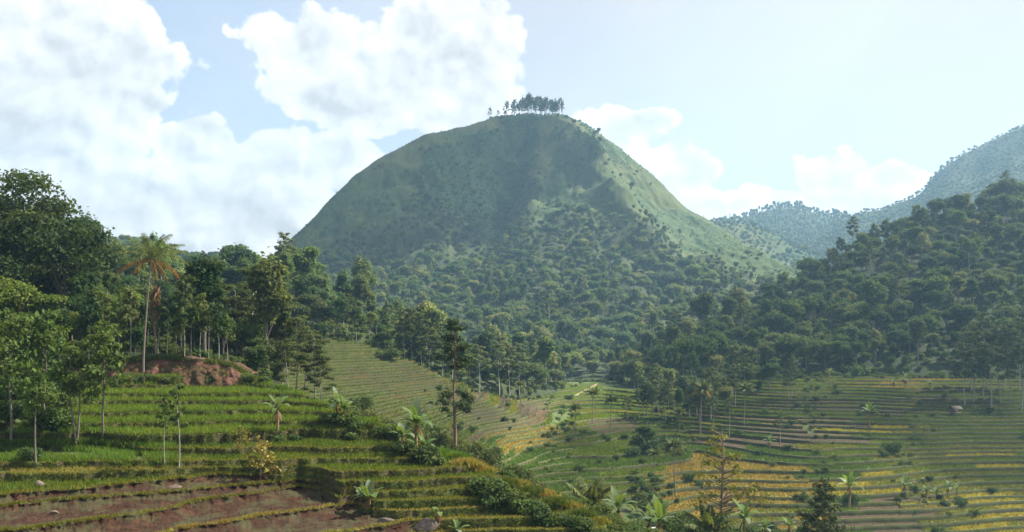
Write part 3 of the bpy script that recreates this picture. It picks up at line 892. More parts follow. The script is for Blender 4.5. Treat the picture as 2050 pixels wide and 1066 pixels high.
for k, (z, end, pts) in enumerate(LIPS):
    pa = np.array(pts, float)
    v = np.interp(SU, pa[:, 0], pa[:, 1])
    ker = np.hanning(11); ker /= ker.sum(); v = np.convolve(np.pad(v, 5, mode='edge'), ker, 'valid')
    v = v + 3.0 * fbm(SU / 55, np.full(len(SU), k * 3.7), 50) + 1.6 * fbm(SU / 12, np.full(len(SU), k * 5.1), 51)
    Yk = -z * F / (v - VH)
    if k: Yk = np.fmax(Yk, np.where(np.isnan(SY[k - 1]), 0, SY[k - 1]) + .45)
    SY[k] = np.where(SU <= end, Yk, np.nan)
SZ = [l[0] for l in LIPS]
BROWN = {2: 828, 3: 742, 4: 645, 5: 648, 6: 545}       # ploughed part of a step ends at this column
BAT = .32

def colpt(u, Y, z):
    return np.stack([(u - UC) / F * Y, Y, np.broadcast_to(z, Y.shape)], -1)
def blades(base, h, w, rng, lean=.35, n=1, out=None):
    """n blades at each base point"""
    b = np.repeat(base, n, 0); m = len(b)
    b = b + rng.normal(size=(m, 3)) * np.array([w * .8, w * .8, 0])
    a = rng.random(m) * 2 * PI
    sd = np.stack([np.cos(a), np.sin(a), np.zeros(m)], -1) * (w * .5 * (.7 + .6 * rng.random(m)))[:, None]
    hh = (h * (.6 + .6 * rng.random(m)))
    tip = b + np.stack([rng.normal(size=m) * lean * hh, rng.normal(size=m) * lean * hh, hh], -1)
    if out is not None: tip = tip + np.repeat(out, n, 0)
    V = np.stack([b - sd, b + sd, tip], 1).reshape(-1, 3)
    return V, np.arange(m * 3).reshape(m, 3)

spur = bpy.data.objects.new('terraced_spur', None); C.objects.link(spur)
tag(spur, 'terraced spur with green rice steps and brown ploughed steps in the foreground', None, kind='structure')

def spur_terrace(k):
    ok = ~np.isnan(SY[k])
    u = SU[ok]; Y = SY[k][ok]; z = SZ[k]
    n = len(u)
    rng = np.random.default_rng(300 + k)
    zp = SZ[k - 1] if k else z - 1
    Yp = SY[k - 1][ok] if k else Y - 2
    brown = u < BROWN.get(k, -999)
    bat = np.where(brown, 2.4, BAT)
    gap = Y - np.nan_to_num(Yp, nan=0)
    bat = np.minimum(bat, gap * np.where(brown, .84, .5))
    if k + 1 < NL:
        Yn = SY[k + 1][ok]
        bn = np.where(u < BROWN.get(k + 1, -999), 2.4, BAT)
        bn = np.minimum(bn, (Yn - Y) * np.where(u < BROWN.get(k + 1, -999), .84, .5))
    else:
        Yn = np.full(n, np.nan); bn = np.zeros(n)
    top = np.isnan(Yn)
    Yb = np.where(top, Y + 2.6, Yn - bn)
    mb = MB()
    lump = .10 * fbm(u / 9, np.full(n, k), 60)
    lump2 = np.where(brown, .18, .07) * fbm(u / 5, np.full(n, k), 61)
    fr = [.12, .25, .38, .5, .62, .74, .86]
    rows = [colpt(u, Y - bat, zp - .06)] + [colpt(u, Y - bat * np.where(brown, (1 - f) ** 2.6, 1 - f) - (lump * .6 + lump2 * .5) * math.sin(PI * f), zp + (z - zp) * f) for f in fr] + [
            colpt(u, Y, z + .05 + lump * .6),
            colpt(u, np.minimum(Y + .4, (Y + Yb) / 2), z + .04),
            colpt(u, np.minimum(Y + .6, Y * .4 + Yb * .6), z - .04),
            colpt(u, Y * .2 + Yb * .8 + .0, z - .04 + np.where(brown, .12, 0) * fbm(u / 6, np.full(n, k), 62)),
            colpt(u, Yb, z - .06)]
    A = np.stack(rows)
    rough = np.where(brown, 1.0, .25)
    for r in range(1, 8):
        A[r, :, 1] -= rough * (.30 * vnoise(u / 4, np.full(n, k * 9 + r * .8), 64) + .40 * vnoise(u / 13, np.full(n, k * 9 + r * .35), 65))
        A[r, :, 2] += rough * (.14 * vnoise(u / 3.3, np.full(n, k * 9 + r), 66) + .16 * vnoise(u / 17, np.full(n, k * 9 + r * .5), 67))
    mi = np.zeros((len(rows) - 1, n - 1), int)
    br = brown[:-1]
    for r in range(8): mi[r] = np.where(br, 1, 0)
    mi[8] = 2; mi[9:] = np.where(br & (k != 6), 1, 3)
    mb.grid(A, mi)
    t = link('terrace', mb.mesh('terrace', [MT['bund'], MT['soil'], MT['bund_rim'], MT['meadow']], True), spur)
    # rice on the step
    w = np.gradient(u) / F * Y
    dep = np.clip(Yb - Y - .45, 0, None)
    area = w * dep * (~brown | (k == 6)) * (u > 120 if k > 8 else (u > 330) | (k < 7))
    dens, hh, mt = (34, .50, 'rice_fresh') if k >= 10 else ((32, .34, 'rice') if k >= 6 else (34, .24, 'rice_olive'))
    if k in (8, 9): mt, hh = 'rice', .36
    N = int(area.sum() * dens)
    def pick(N, wts, f0, f1, zz):
        c = rng.choice(n, N, p=wts / wts.sum()); cu = u[c] + (rng.random(N) - .5) * 3
        f = rng.random(N)
        yy = f0[c] + (f1[c] - f0[c]) * f
        return np.stack([(cu - UC) / F * yy, yy, np.full(N, zz)], -1), c, f
    if N > 10:
        p, c, f = pick(N, area, Y + .42, Yb, z - .05)
        hv = hh * (.75 + .6 * (vnoise(p[:, 0] / 1.5, p[:, 1] / 1.2, k) + .5))
        V, Q = blades(p, np.repeat(hv, 2), .10, rng, .25, 2)
        g = MB(); g.add(V, Q)
        link('rice_plants', g.mesh('rice_plants', [MT[mt]]), t, 'stuff')
    # grass hanging over the lip and growing on the riser
    wl = w * np.where(brown, .7 + 1.6 * (vnoise(u / 30, np.full(n, k * 2.2), 71) > .12), 1.0)
    N = int(wl.sum() * 40)
    p, c, f = pick(N, wl, Y - .02, Y + .34, z + .02)
    g = MB()
    hl = np.where(brown[c], .30, .20 if k > 8 else .18)
    V, Q = blades(p, np.repeat(hl, 2), .08, rng, .45, 2); g.add(V, Q, 1 if k < 10 else 0)
    rz = (z - zp) * w * ~brown
    N = int(rz.sum() * 130)
    if N > 5:
        c = rng.choice(n, N, p=rz / rz.sum()); f = rng.random(N)
        yy = Y[c] - bat[c] * (1 - f) - .03; cu = u[c] + (rng.random(N) - .5) * 3
        patch = vnoise(cu / 18, k * 3.3 + f * 1.2, 70) > -.26
        p = np.stack([(cu - UC) / F * yy, yy, zp + (z - zp) * f], -1)[patch]
        o = np.stack([rng.normal(size=len(p)) * .04, -.12 - .1 * rng.random(len(p)), -.05 * rng.random(len(p))], -1)
        V, Q = blades(p, .20, .10, rng, .35, 1, o); g.add(V, Q, 0)
    link('grass', g.mesh('grass', [MT['grass'], MT['grass_dry'] if k < 4 else MT['rice_olive']]), t, 'stuff')
for k in range(NL): spur_terrace(k)

def spur_at(u, v):
    i = int(np.clip(round((u + 80) / 3), 0, len(SU) - 1))
    for k in range(NL - 1, -1, -1):
        if np.isnan(SY[k, i]): continue
        vk = VH - SZ[k] / SY[k, i] * F
        if v <= vk or k == 0:
            Y = -SZ[k] * F / (v - VH)
            if k + 1 < NL and not np.isnan(SY[k + 1, i]): Y = min(Y, SY[k + 1, i] - .1)
            Y = max(Y, SY[k, i] + .1)
            return np.array([(u - UC) / F * Y, Y, SZ[k] - .05])
    return P(u, v, 70)

def build_back():
    # slope that falls from the spur's far edge to the valley, and the red cut bank above its top step
    u = np.arange(500, 1262, 6.)
    Yb = []; zb = []
    for uu in u:
        i = int(round((uu + 80) / 3)); k = max(kk for kk in range(NL) if not np.isnan(SY[kk, i]))
        Yb.append(SY[k, i] + 2.5); zb.append(SZ[k] - .08)
    Yb = np.array(Yb); zb = np.array(zb)
    ker = np.ones(9) / 9
    Ys = np.convolve(np.pad(Yb, 4, mode='edge'), ker, 'valid'); zs = np.convolve(np.pad(zb, 4, mode='edge'), ker, 'valid')
    rows = []
    for f in np.linspace(0, 1, 10):
        Y = Ys - .6 + f * 40
        X = (u - UC) / F * Y + f * 10
        zt = np.minimum(H(X, Y) - 1.5, zs - .3 - f * 4)
        z = (zs - .25) * (1 - sstep(f, 0, 1)) + zt * sstep(f, 0, 1)
        rows.append(np.stack([X, Y, z + (.5 * fbm(X / 3, Y / 3, 80) if f > 0 else 0)], -1))
    G = np.stack(rows); HILLS['back'] = (G, np.repeat(u[None], len(rows), 0), np.repeat(np.linspace(0, 1, len(rows))[:, None], len(u), 1))
    mb = MB(); mb.grid(G)
    link('spur_back_slope', mb.mesh('spur_back_slope', [MT['meadow']], True), kind='structure')
    u = np.arange(-80, 500, 3.)
    top = np.interp(u, [-80, 100, 230, 290, 340, 420, 462, 500], [744, 740, 722, 719, 717, 724, 731, 752])
    n = len(u); rows = []
    for f in np.linspace(0, 1, 30):
        Y = 120.3 + 3.4 * f ** 1.3 + (.8 * fbm(u / 16, np.full(n, f * 2.5), 82) + .4 * vnoise(u / 5, np.full(n, f * 7), 84) + .3 * vnoise(u / 2.6, np.full(n, f * 14), 85)) * math.sin(PI * min(1, f * 1.02)) ** .6
        z0 = -8.7; z1 = (VH - top) / F * 123.8
        rows.append(colpt(u, Y, 0) + np.stack([np.zeros(n), np.zeros(n), z0 + (z1 - z0) * f ** .8 + .25 * fbm(u / 14, np.full(n, f * 2), 83) * f], -1))
    rows.append(rows[-1] + np.array([0, 4.5, .1]))
    mb = MB(); mb.grid(np.stack(rows))
    bk = link('red_earth_bank', mb.mesh('red_earth_bank', [MT['red_soil']], True), kind='structure')
    rng = np.random.default_rng(17); g = MB()
    for r, N, h in ((-2, 2600, .45), (-3, 900, .35), (-12, 260, .35), (6, 1500, .5), (14, 260, .3)):
        c = rng.integers(0, n, N); keep = vnoise(u[c] / 25, np.full(N, r), 7) > -.12
        p = rows[r][c][keep] + rng.normal(size=(keep.sum(), 3)) * np.array([.12, .4, .12])
        V, Q = blades(p, h, .1, rng, .5, 3); g.add(V, Q)
    link('bank_weeds', g.mesh('bank_weeds', [MT['grass']]), bk, 'stuff')
build_back()

# ------------------------------------------------------------------ terraces of the valley
def crop_type(u, v, rng):
    j = rng.random()
    def inside(a, b, c, d): return a < u < c and b < v < d
    if u < 905:
        return 'olive' if j < .5 else ('gold' if j < .58 else 'rice')
    if inside(1690, 853, 1818, 872): return 'yellow'
    if inside(1335, 940, 1640, 1090): return 'gold' if j < .9 else 'olive'
    if inside(1190, 978, 1340, 1050): return 'gold' if j < .6 else 'olive'
    if inside(1690, 1000, 1860, 1090): return 'soil' if j < .85 else 'olive'
    if inside(1500, 838, 1692, 892): return 'soil' if j < .85 else 'deep'
    if inside(1530, 800, 1930, 828): return 'soil' if j < .75 else 'olive'
    if inside(1730, 780, 1930, 800): return 'soil' if j < .45 else 'rice'
    if inside(1400, 830, 1500, 870): return 'soil' if j < .5 else 'deep'
    if inside(1150, 832, 1262, 868) or inside(940, 822, 1110, 848): return 'soil' if j < .75 else 'rice'
    if inside(985, 866, 1130, 900): return 'gold' if j < .8 else 'olive'
    if inside(915, 790, 1140, 812): return 'olive' if j < .5 else ('soil' if j < .7 else 'rice')
    if inside(1700, 760, 1930, 780): return 'gold' if j < .55 else 'olive'
    if inside(1100, 755, 1262, 815): return 'fresh'
    if inside(1560, 756, 1740, 810): return 'rice' if j < .8 else 'fresh'
    if u > 1690 and v > 975: return 'yellow' if j < .55 else 'olive'
    if u > 1750 and v > 900: return 'olive' if j < .5 else ('yellow' if j < .7 else 'rice')
    if u > 1820: return 'rice' if j < .75 else 'olive'
    if v > 905: return 'deep' if j < .75 else 'rice'
    return 'rice' if j < .45 else ('deep' if j < .75 else ('olive' if j < .92 else 'soil'))
TYPES = ['rice', 'deep', 'fresh', 'olive', 'gold', 'yellow', 'soil']
RM = {'rice': 'rice', 'deep': 'rice_deep', 'fresh': 'rice_fresh', 'olive': 'rice_olive', 'gold': 'rice_gold', 'yellow': 'rice_yellow'}
GROUNDC = {'rice': (.075, .105, .014), 'deep': (.050, .085, .014), 'fresh': (.10, .14, .018), 'olive': (.105, .115, .022), 'gold': (.16, .125, .032), 'yellow': (.16, .145, .026)}
TREAD = []
for tname in TYPES:
    if tname == 'soil': TREAD.append(MT['soil_far'])
    else:
        c = GROUNDC[tname]
        TREAD.append(ground_mat('paddy_' + tname, [tuple(x * .75 for x in c), c, tuple(x * 1.2 for x in c)], .5, bump=.6, bscale=3))
FIELDS = [  # left bound, right bound, first and last distance, step, label
    (540, 905, 208, 279, .60, 'olive striped rice terraces below the left-hand wood'),
    (905, 1125, 196, 340, .62, 'patchwork terraces in the valley behind the tall pine'),
    (1125, 1335, 200, 394, .60, 'green terraces along the valley floor up to the sunlit field'),
    (1335, 1625, 188, 347, .70, 'terraces with ripe golden rice in the middle of the valley'),
    (1625, 1830, 186, 340, .68, 'terraces with brown and yellow steps right of the middle'),
    (1830, 2130, 184, 338, .66, 'green and yellow terraces at the right edge'),
]
def bound(b, Y, i):
    if i == 0: return b
    return b + 26 * math.sin(Y / 15 + b) + 14 * math.sin(Y / 5.3 + b * 2)
def build_field(i, fld):
    u0, u1, ya, yb, dz, lab = fld
    rng = np.random.default_rng(500 + i)
    par = bpy.data.objects.new('terraced_field', None); C.objects.link(par); tag(par, lab, None, kind='structure')
    us = np.arange(u0 - 48, u1 + 49, 5.0)
    ys = np.arange(ya - 3, yb + 3, .5)
    YY, UU = np.meshgrid(ys, us, indexing='ij')
    hh = np.maximum.accumulate(H((UU - UC) / F * YY, YY), axis=0) + np.linspace(0, .02, len(ys))[:, None]
    zmin, zmax = hh[0].min(), hh[-1].max()
    levels = []
    z = zmin + rng.random() * dz
    while z < zmax:
        levels.append(z); z += dz * rng.uniform(.8, 1.25)
    Yk = np.full((len(levels), len(us)), np.nan)
    for c in range(len(us)):
        col = hh[:, c]
        yk = np.interp(levels, col, ys, left=np.nan, right=np.nan)
        Yk[:, c] = yk
    for k in range(len(levels)):
        Yk[k] += .9 * fbm(us / 60, np.full(len(us), k * 2.3 + i), 90) + .35 * fbm(us / 16, np.full(len(us), k * 4.1 + i), 91)
    for k in range(1, len(levels)): Yk[k] = np.where(np.isnan(Yk[k - 1]), Yk[k], np.maximum(Yk[k], Yk[k - 1] + .5))
    for k in range(len(levels)):
        ok = ~np.isnan(Yk[k])
        if ok.sum() < 4: continue
        ym = np.nanmean(Yk[k])
        lo, hi = bound(u0, ym, u0 != 540), bound(u1, ym, u1 < 2100)
        if i == 3 and ym < 204: lo = max(lo, 1345)
        if i == 2 and ym < 206: hi = min(hi, 1262)
        ok &= (us >= lo - (20 if u0 != 540 else 0)) & (us <= hi + 20)
        idx = np.where(ok)[0]
        if len(idx) < 4: continue
        # contiguous runs of columns
        for run in np.split(idx, np.where(np.diff(idx) > 1)[0] + 1):
            if len(run) < 4: continue
            u = us[run]; Y = Yk[k][run]; z = levels[k]; n = len(u)
            zp = levels[k - 1] if k else z - dz
            Yp = Yk[k - 1][run] if k else Y - 2
            Yn = Yk[k + 1][run] if k + 1 < len(levels) else np.full(n, np.nan)
            Yn = np.where(np.isnan(Yn), Y + 4, Yn)
            bat = np.minimum(.4, .4 * (Y - np.where(np.isnan(Yp), Y - 2, Yp)))
            bn = np.minimum(.4, .4 * (Yn - Y))
            Yb = Yn - bn
            # crop of each stretch
            cuts = [0]
            while cuts[-1] < n: cuts.append(cuts[-1] + int(rng.integers(12, 34)))
            ty = np.zeros(n, int)
            for a, b in zip(cuts[:-1], cuts[1:]):
                b = min(b, n); m = (a + b) // 2 if (a + b) // 2 < n else n - 1
                ty[a:b] = TYPES.index(crop_type(u[m], VH - z / Y[m] * F, rng))
            l1 = .12 * fbm(u / 9, np.full(n, k * 1.7), 95)
            A = np.stack([colpt(u, Y - bat, zp - .08), colpt(u, Y - bat * .55 - l1, zp + (z - zp) * .45), colpt(u, Y - .02, z + .12 + l1 * .5),
                          colpt(u, np.minimum(Y + .35, (Y + Yb) / 2), z + .10), colpt(u, np.minimum(Y + .5, Y * .4 + Yb * .6), z), colpt(u, Yb, z)])
            mi = np.zeros((5, n - 1), int); mi[2] = 1; mi[3:] = ty[:-1] + 2
            mb = MB(); mb.grid(A, mi)
            t = link('terrace', mb.mesh('terrace', [MT['bund_far'], MT['bund_rim']] + TREAD, True), par)
            w = np.gradient(u) / F * Y; dep = np.clip(Yb - Y - .45, 0, None)
            ar = w * dep * (ty != 6)
            N = int(ar.sum() * 5.5)
            if N > 6:
                c = rng.choice(n, N, p=ar / ar.sum()); f = rng.random(N); cu = u[c] + (rng.random(N) - .5) * 5
                yy = Y[c] + .45 + dep[c] * f
                p = np.stack([(cu - UC) / F * yy, yy, np.full(N, z - .03)], -1)
                tc = ty[c].copy(); jj = rng.random(N); sp = vnoise(cu / 12, yy / 2.0, 12) * .5
                tc[np.isin(tc, (4, 5)) & (jj + sp < .28)] = 3; tc[(tc == 3) & (jj + sp > .82)] = 0
                h = np.where(tc >= 3, .42, .5)
                g = MB(); mats = []
                for q in np.unique(tc):
                    s = tc == q
                    V, Q = blades(p[s], np.repeat(h[s], 2), .30, rng, .25, 2); g.add(V, Q, len(mats)); mats.append(MT[RM[TYPES[q]]])
                link('rice_plants', g.mesh('rice_plants', mats), t, 'stuff')
            ar = w * dep * (ty == 6)
            N = int(ar.sum() * 1.6)
            if N > 6:
                c = rng.choice(n, N, p=ar / ar.sum()); yy = Y[c] + .3 + dep[c] * rng.random(N) ** 1.5; cu = u[c] + (rng.random(N) - .5) * 5
                g = MB(); V, Q = blades(np.stack([(cu - UC) / F * yy, yy, np.full(N, z - .03)], -1), .22, .28, rng, .5, 2); g.add(V, Q)
                link('stubble', g.mesh('stubble', [MT['grass_dry' if rng.random() < .4 else 'grass']]), t, 'stuff')
for i, f in enumerate(FIELDS): build_field(i, f)

# ------------------------------------------------------------------ forests
cand = []
def grow(name, spacing, tmax, seed, keys, wts, s0, s1, filt=None, tmin=.03, shrink=None):
    p, u, t = scatter(name, spacing, tmax, seed, tmin=tmin)
    rng = np.random.default_rng(seed + 1)
    n = len(p)
    kk = rng.choice(len(keys), n, p=np.array(wts) / sum(wts))
    sc = (s0 + (s1 - s0) * rng.random(n) ** 1.5) * (1 + .5 * vnoise(p[:, 0] / 22, p[:, 1] / 22, seed)) * np.where(rng.random(n) < .07, 1.4, 1.0)
    if shrink: sc = sc * shrink(u, t)
    hh = np.array([PR[keys[k]]['h'] for k in kk]) * sc
    ok = in_view(p, hh) & (rng.random(n) > .1)
    if filt is not None: ok &= filt(p, u, t, rng)
    rot = rng.random(n) * 6.28
    return [dict(p=p[i], u=u[i], t=t[i], key=keys[kk[i]], s=sc[i], r=rot[i], hill=name, size=hh[i] / p[i, 1]) for i in np.where(ok)[0]]
BK = ['b0', 'b1', 'b2', 'b3', 'b4', 'b5', 'f0', 's0', 's1', 'b6', 'b7', 'b8', 'f1']
cand += grow('near_left_hill', 3.8, .95, 1, BK, [1, 1, 1, 1.6, 1, 1, 2, .6, .6, 2, 1.5, 2, 1.5], .55, .9, lambda p, u, t, r: ~((t < .12) & (u > 225)) | (r.random(len(t)) < .25), tmin=.05, shrink=lambda u, t: 1 - .25 * np.exp(-((u - 320) / 90) ** 2))
und = grow('near_left_hill', 2.6, .9, 31, ['sh0', 'sh2', 'sh1'], [1, 1, 1], .6, 1.3, tmin=.03)
add_skyline('near_left_hill')
cand += grow('left_hill', 4.9, 1.02, 2, BK, [2, 2, 2, 2, 2, 2, 2, .5, .5, 2, 1.5, 3, 2.5], .6, 1.15)
und += grow('left_hill', 3.4, .9, 32, ['sh0', 'sh2', 'sh1'], [1, 1, 1], .8, 1.5, tmin=.0)
add_skyline('left_hill')
cand += grow('right_hill', 5.1, 1.02, 3, BK, [3, 2, 3, 2, 3, 3, 2, .4, .4, 2, 1.5, 3, 2.5], .5, 1.15)
und += grow('right_hill', 3.6, .3, 33, ['sh0', 'sh2', 'sh1'], [1, 1, 1], .8, 1.5, tmin=.0)
add_skyline('right_hill')
far = []
far += grow('mountain', 5.3, .80, 4, BK, [3, 2, 3, 2, 3, 3, 2, .3, .3, 2, 1.5, 3, 2.5], .5, 1.1,
            lambda p, u, t, r: t + .13 * fbm(u / 70, t * 9, 31) + .05 * r.normal(size=len(t)) < .68 + .07 * sstep(-u, -1000, -750), shrink=lambda u, t: 1 - .5 * sstep(t, .48, .72))
far += grow('mountain', 5.2, .95, 44, ['b5', 'b8', 'b0', 'b6'], [2, 3, 1, 1], .28, .6,
            lambda p, u, t, r: (t > .6) & (fbm(p[:, 0] / 50, p[:, 1] / 35, 35) + .4 * r.normal(size=len(t)) - 3.6 * np.clip(t - .66, 0, 1) + .25 * np.exp(-((u - (1050 - (1 - t) * 230)) / 90) ** 2) > .0), tmin=.55)
far += grow('far_left_hill', 6.5, 1.02, 5, ['b0', 'b2', 'b4', 'b5'], [1, 1, 1, 1], .6, 1.0)
shr = grow('mountain', 2.6, 1.01, 14, ['sh0', 'sh1', 'sh2', 'sh1'], [3, 3, 1, .06], .12, .5,
           lambda p, u, t, r: (t > .5) & (fbm(p[:, 0] / 60, p[:, 1] / 40, 33) + .35 * r.normal(size=len(t)) > -.25 + .3 * np.exp(-((u - 1230) / 110) ** 2)), tmin=.45)
# dense scrub in the gullies
shr += grow('mountain', 2.6, 1.0, 15, ['sh0', 'sh2', 'b8'], [1, 1, .12], .35, .8,
            lambda p, u, t, r: (t > .5) & (scrub_zone(u, t) > .42), tmin=.45)
add_skyline('mountain')
fk = grow('far_knoll', 5.2, 1.02, 6, ['b0', 'b8', 'b4', 'b5'], [1, 1, 1, 1], .35, .7)
add_skyline('far_knoll')
fm = grow('far_mountain', 4.6, 1.02, 7, ['b0', 'b8', 'b4', 'b5'], [1, 1, 1, 1], .25, .6)
add_skyline('far_mountain')
fr_ = grow('far_ridge', 5.5, 1.03, 8, ['b3', 'b6', 'b0'], [2, 2, 1], .45, .85)

cand.sort(key=lambda c: -c['size'])
KINDNAME = {'b': ('broadleaf_tree', 'tree'), 'f': ('open_crowned_tree', 'tree'), 's': ('umbrella_tree', 'tree')}
LOOK = {'b0': 'rounded broadleaf tree', 'b1': 'domed broadleaf tree', 'b2': 'wide broadleaf tree', 'b3': 'narrow broadleaf tree', 'b4': 'mid-sized leafy tree', 'b5': 'broad-crowned tree', 'b6': 'slender leafy tree', 'b7': 'flat-topped tree', 'b8': 'small leafy tree', 'f1': 'pale-stemmed open tree', 'f0': 'open-crowned tree', 's0': 'thin umbrella tree', 's1': 'tall umbrella tree'}
def where(c):
    u, t = c['u'], c['t']
    if c['hill'] == 'near_left_hill':
        a = 'at the left edge' if u < 90 else ('left of the coconut palm' if u < 270 else ('right of the coconut palm' if u < 400 else 'at its right end'))
        b = 'low on the near slope' if t < .35 else ('halfway up the near slope' if t < .7 else 'high on the near slope')
    elif c['hill'] == 'left_hill':
        a = 'behind the coconut palm' if u < 470 else ('above the striped terraces' if u < 790 else 'behind the tall pine' if u < 960 else 'by the sunlit valley')
        b = 'at the foot of the left hill' if t < .22 else ('midway up the left hill' if t < .7 else 'on the left hill crest')
    else:
        a = 'at its left tip' if u < 1420 else ('above the golden field' if u < 1640 else ('left of the field hut' if u < 1860 else 'at the right edge'))
        b = 'fronting the right forest' if t < .1 else ('in the lower right forest' if t < .35 else 'higher in the right forest')
    return b + ', ' + a
single, rest = [], []
cnt = {'b': 0, 'f': 0, 's': 0}
for c in cand:
    f = c['key'][0]
    if cnt[f] < (190 if f == 'b' else 90): cnt[f] += 1; single.append(c)
    else: rest.append(c)
for c in single:
    nm, ct = KINDNAME[c['key'][0]]
    plant(PR[c['key']], nm, c['p'], c['s'], c['r'], LOOK[c['key']] + ' ' + where(c), ct, 'trees of the ' + c['hill'].replace('_', ' '))
def mass(lst, name, label, cat):
    if lst: gn_forest(name, [c['p'] for c in lst], [PIDX[c['key']] for c in lst], [c['s'] for c in lst], [c['r'] for c in lst], label, cat)
mass([c for c in rest if c['hill'] == 'right_hill'], 'right_forest', 'dense dark forest covering the hillside on the right', 'forest')
mass([c for c in rest if c['hill'] == 'left_hill'], 'left_forest', 'wood on the back of the left-hand hill', 'forest')
mass([c for c in rest if c['hill'] == 'near_left_hill'], 'near_wood', 'wood on the near slope behind the coconut palm', 'forest')
mass([c for c in far if c['hill'] == 'mountain'], 'mountain_forest', 'partly sunlit forest around the foot of the central mountain', 'forest')
mass([c for c in far if c['hill'] == 'far_left_hill'], 'far_left_forest', 'bluish far forest behind the trees on the left', 'forest')
mass(und, 'undergrowth', 'leafy undergrowth between the trunks of the woods', 'undergrowth')
mass(shr, 'mountain_scrub', 'green scrub on the upper slopes of the central mountain', 'scrub')
mass(fk, 'knoll_forest', 'hazy sunlit wood on the low knoll behind the mountain', 'forest')
mass(fm, 'far_mountain_forest', 'pale hazy forest on the far mountain at the right', 'forest')
mass(fr_, 'far_ridge_forest', 'hazy tall trees along the farthest ridge', 'forest')

# trees on the summit, each with a place of its own along the skyline
ST = [(982, .62), (997, .5), (1010, .55), (1018, .95), (1025, .8), (1032, 1.05), (1036, .9), (1043, 1.15), (1049, 1.0), (1055, 1.2), (1060, 1.28), (1064, 1.0), (1070, 1.22), (1076, 1.05), (1081, 1.2), (1086, .9), (1090, 1.12), (1095, .95), (1100, 1.14), (1105, 1.05), (1110, 1.15), (1114, .9), (1119, 1.17), (1122, .95), (1028, .7), (1040, .98), (1046, .8), (1052, 1.1), (1067, 1.15), (1073, .9), (1084, 1.1), (1093, 1.05), (1103, .85), (1108, 1.08), (1116, 1.0)]
ST.sort()
for i, (u, s) in enumerate(ST):
    base = P(u, np.interp(u, [980, 1020, 1060, 1120], [237, 233, 231, 233]), 1000 + (i * 7 % 5) * 2.)
    lab = 'lone tree at the left end of the summit grove' if i == 0 else ('tree at the right end of the summit grove' if i == len(ST) - 1 else 'slender tree in the %s of the grove on the mountain top' % ('left part' if u < 1040 else 'middle' if u < 1088 else 'right part'))
    plant(PR[['tall0', 'tall1', 'tall1', 'tall0', 'f1'][i * 7 % 5]], 'summit_tree', base + np.array([rg.uniform(-2, 2), rg.uniform(-12, 6), -.8]), s * rg.uniform(.9, 1.08), rg.uniform(0, 6), lab, 'tree', 'grove on the mountain top')
for u, v, Y, s, lab in [(1409, 441, 862, .5, 'thin bare-topped tree on the skyline at the foot of the mountain'), (1461, 441, 1690, .95, 'slim column tree at the left end of the far ridge')]:
    plant(bake(pine(9, 15, 700, R=1.3, low=.15), 'column_tree'), 'column_tree', P(u, v, Y) - np.array([0, 0, 3]), s * 1.3, 0, lab, 'tree')

# ------------------------------------------------------------------ single trees and plants
def spot(u, v, where_='valley', Y=None):
    if Y is not None: return P(u, v, Y)
    return spur_at(u, v) if where_ == 'spur' else hit(u, v) - np.array([0, 0, .25])

# tall coconut palm with dry lower fronds
pp = palm(3, 13.6, 20, 5.2, dead=5, lean=1.0, split=True, tr=.72)
plant(bake(pp, 'coconut_palm'), 'coconut_palm', P(287, 730, 121), .98, 0, 'tall coconut palm with orange-brown dry lower fronds on the red bank', 'palm')
# dead stump beside it
def stump():
    mb = MB(); z = np.linspace(-1, 9.5, 10)
    mb.add(*tube(np.stack([.1 * np.sin(z), .02 * z, z], -1), np.interp(z, [0, 4.5, 6, 9, 9.5], [.16, .15, .36, .26, .1]), 8))
    rng = np.random.default_rng(5); V, Q = leaves([(0, 0, 7.2, .42, .42, 2.0)], 300, .9, .22, rng, shell=.3, droop=1.2); mb.add(V, Q, 1)
    o = link('dead_palm', mb.mesh('dead_palm', [MT['bark_brown'], MT['dry']], True))
    o.location = tuple(P(311, 724, 124.5)); tag(o, 'dead palm wrapped in hanging brown fronds just right of the coconut palm', 'palm')
stump()

# large dark trees, top left
big1 = bake(broad(201, 27, 8.6, .22, 9000, .62, .36, 17, mat='leaf_dark', tr=.42, shell=.6, core=.45), 'big_tree')
big2 = bake(broad(202, 20, 6.2, .2, 7000, .58, .34, 14, mat='leaf_dark', tr=.34, shell=.6, core=.45), 'big_tree')
lt = bake(broad(203, 11, 4.0, .25, 4200, .5, .3, 9, mat='leaf_light', tr=.16), 'light_tree')
plant(big1, 'large_tree', P(15, 700, 142), 1.12, 0, 'largest dark tree rising at the upper left edge', 'tree')
plant(big2, 'large_tree', P(130, 690, 140), 1.12, 1.3, 'second dark tree, right of the tallest one at upper left', 'tree')
plant(big2, 'large_tree', P(-45, 720, 132), .95, 3.0, 'dark tree cut by the left edge below the tallest crown', 'tree')
plant(lt, 'bright_tree', P(5, 700, 128), 1.0, 2., 'yellow-green bushy tree at the left edge below the dark crowns', 'tree')
plant(lt, 'bright_tree', P(95, 705, 130), .8, 4., 'small bright green tree under the second dark tree', 'tree')
plant(lt, 'bright_tree', P(165, 715, 127), .62, 1., 'small light green tree left of the coconut palm', 'tree')

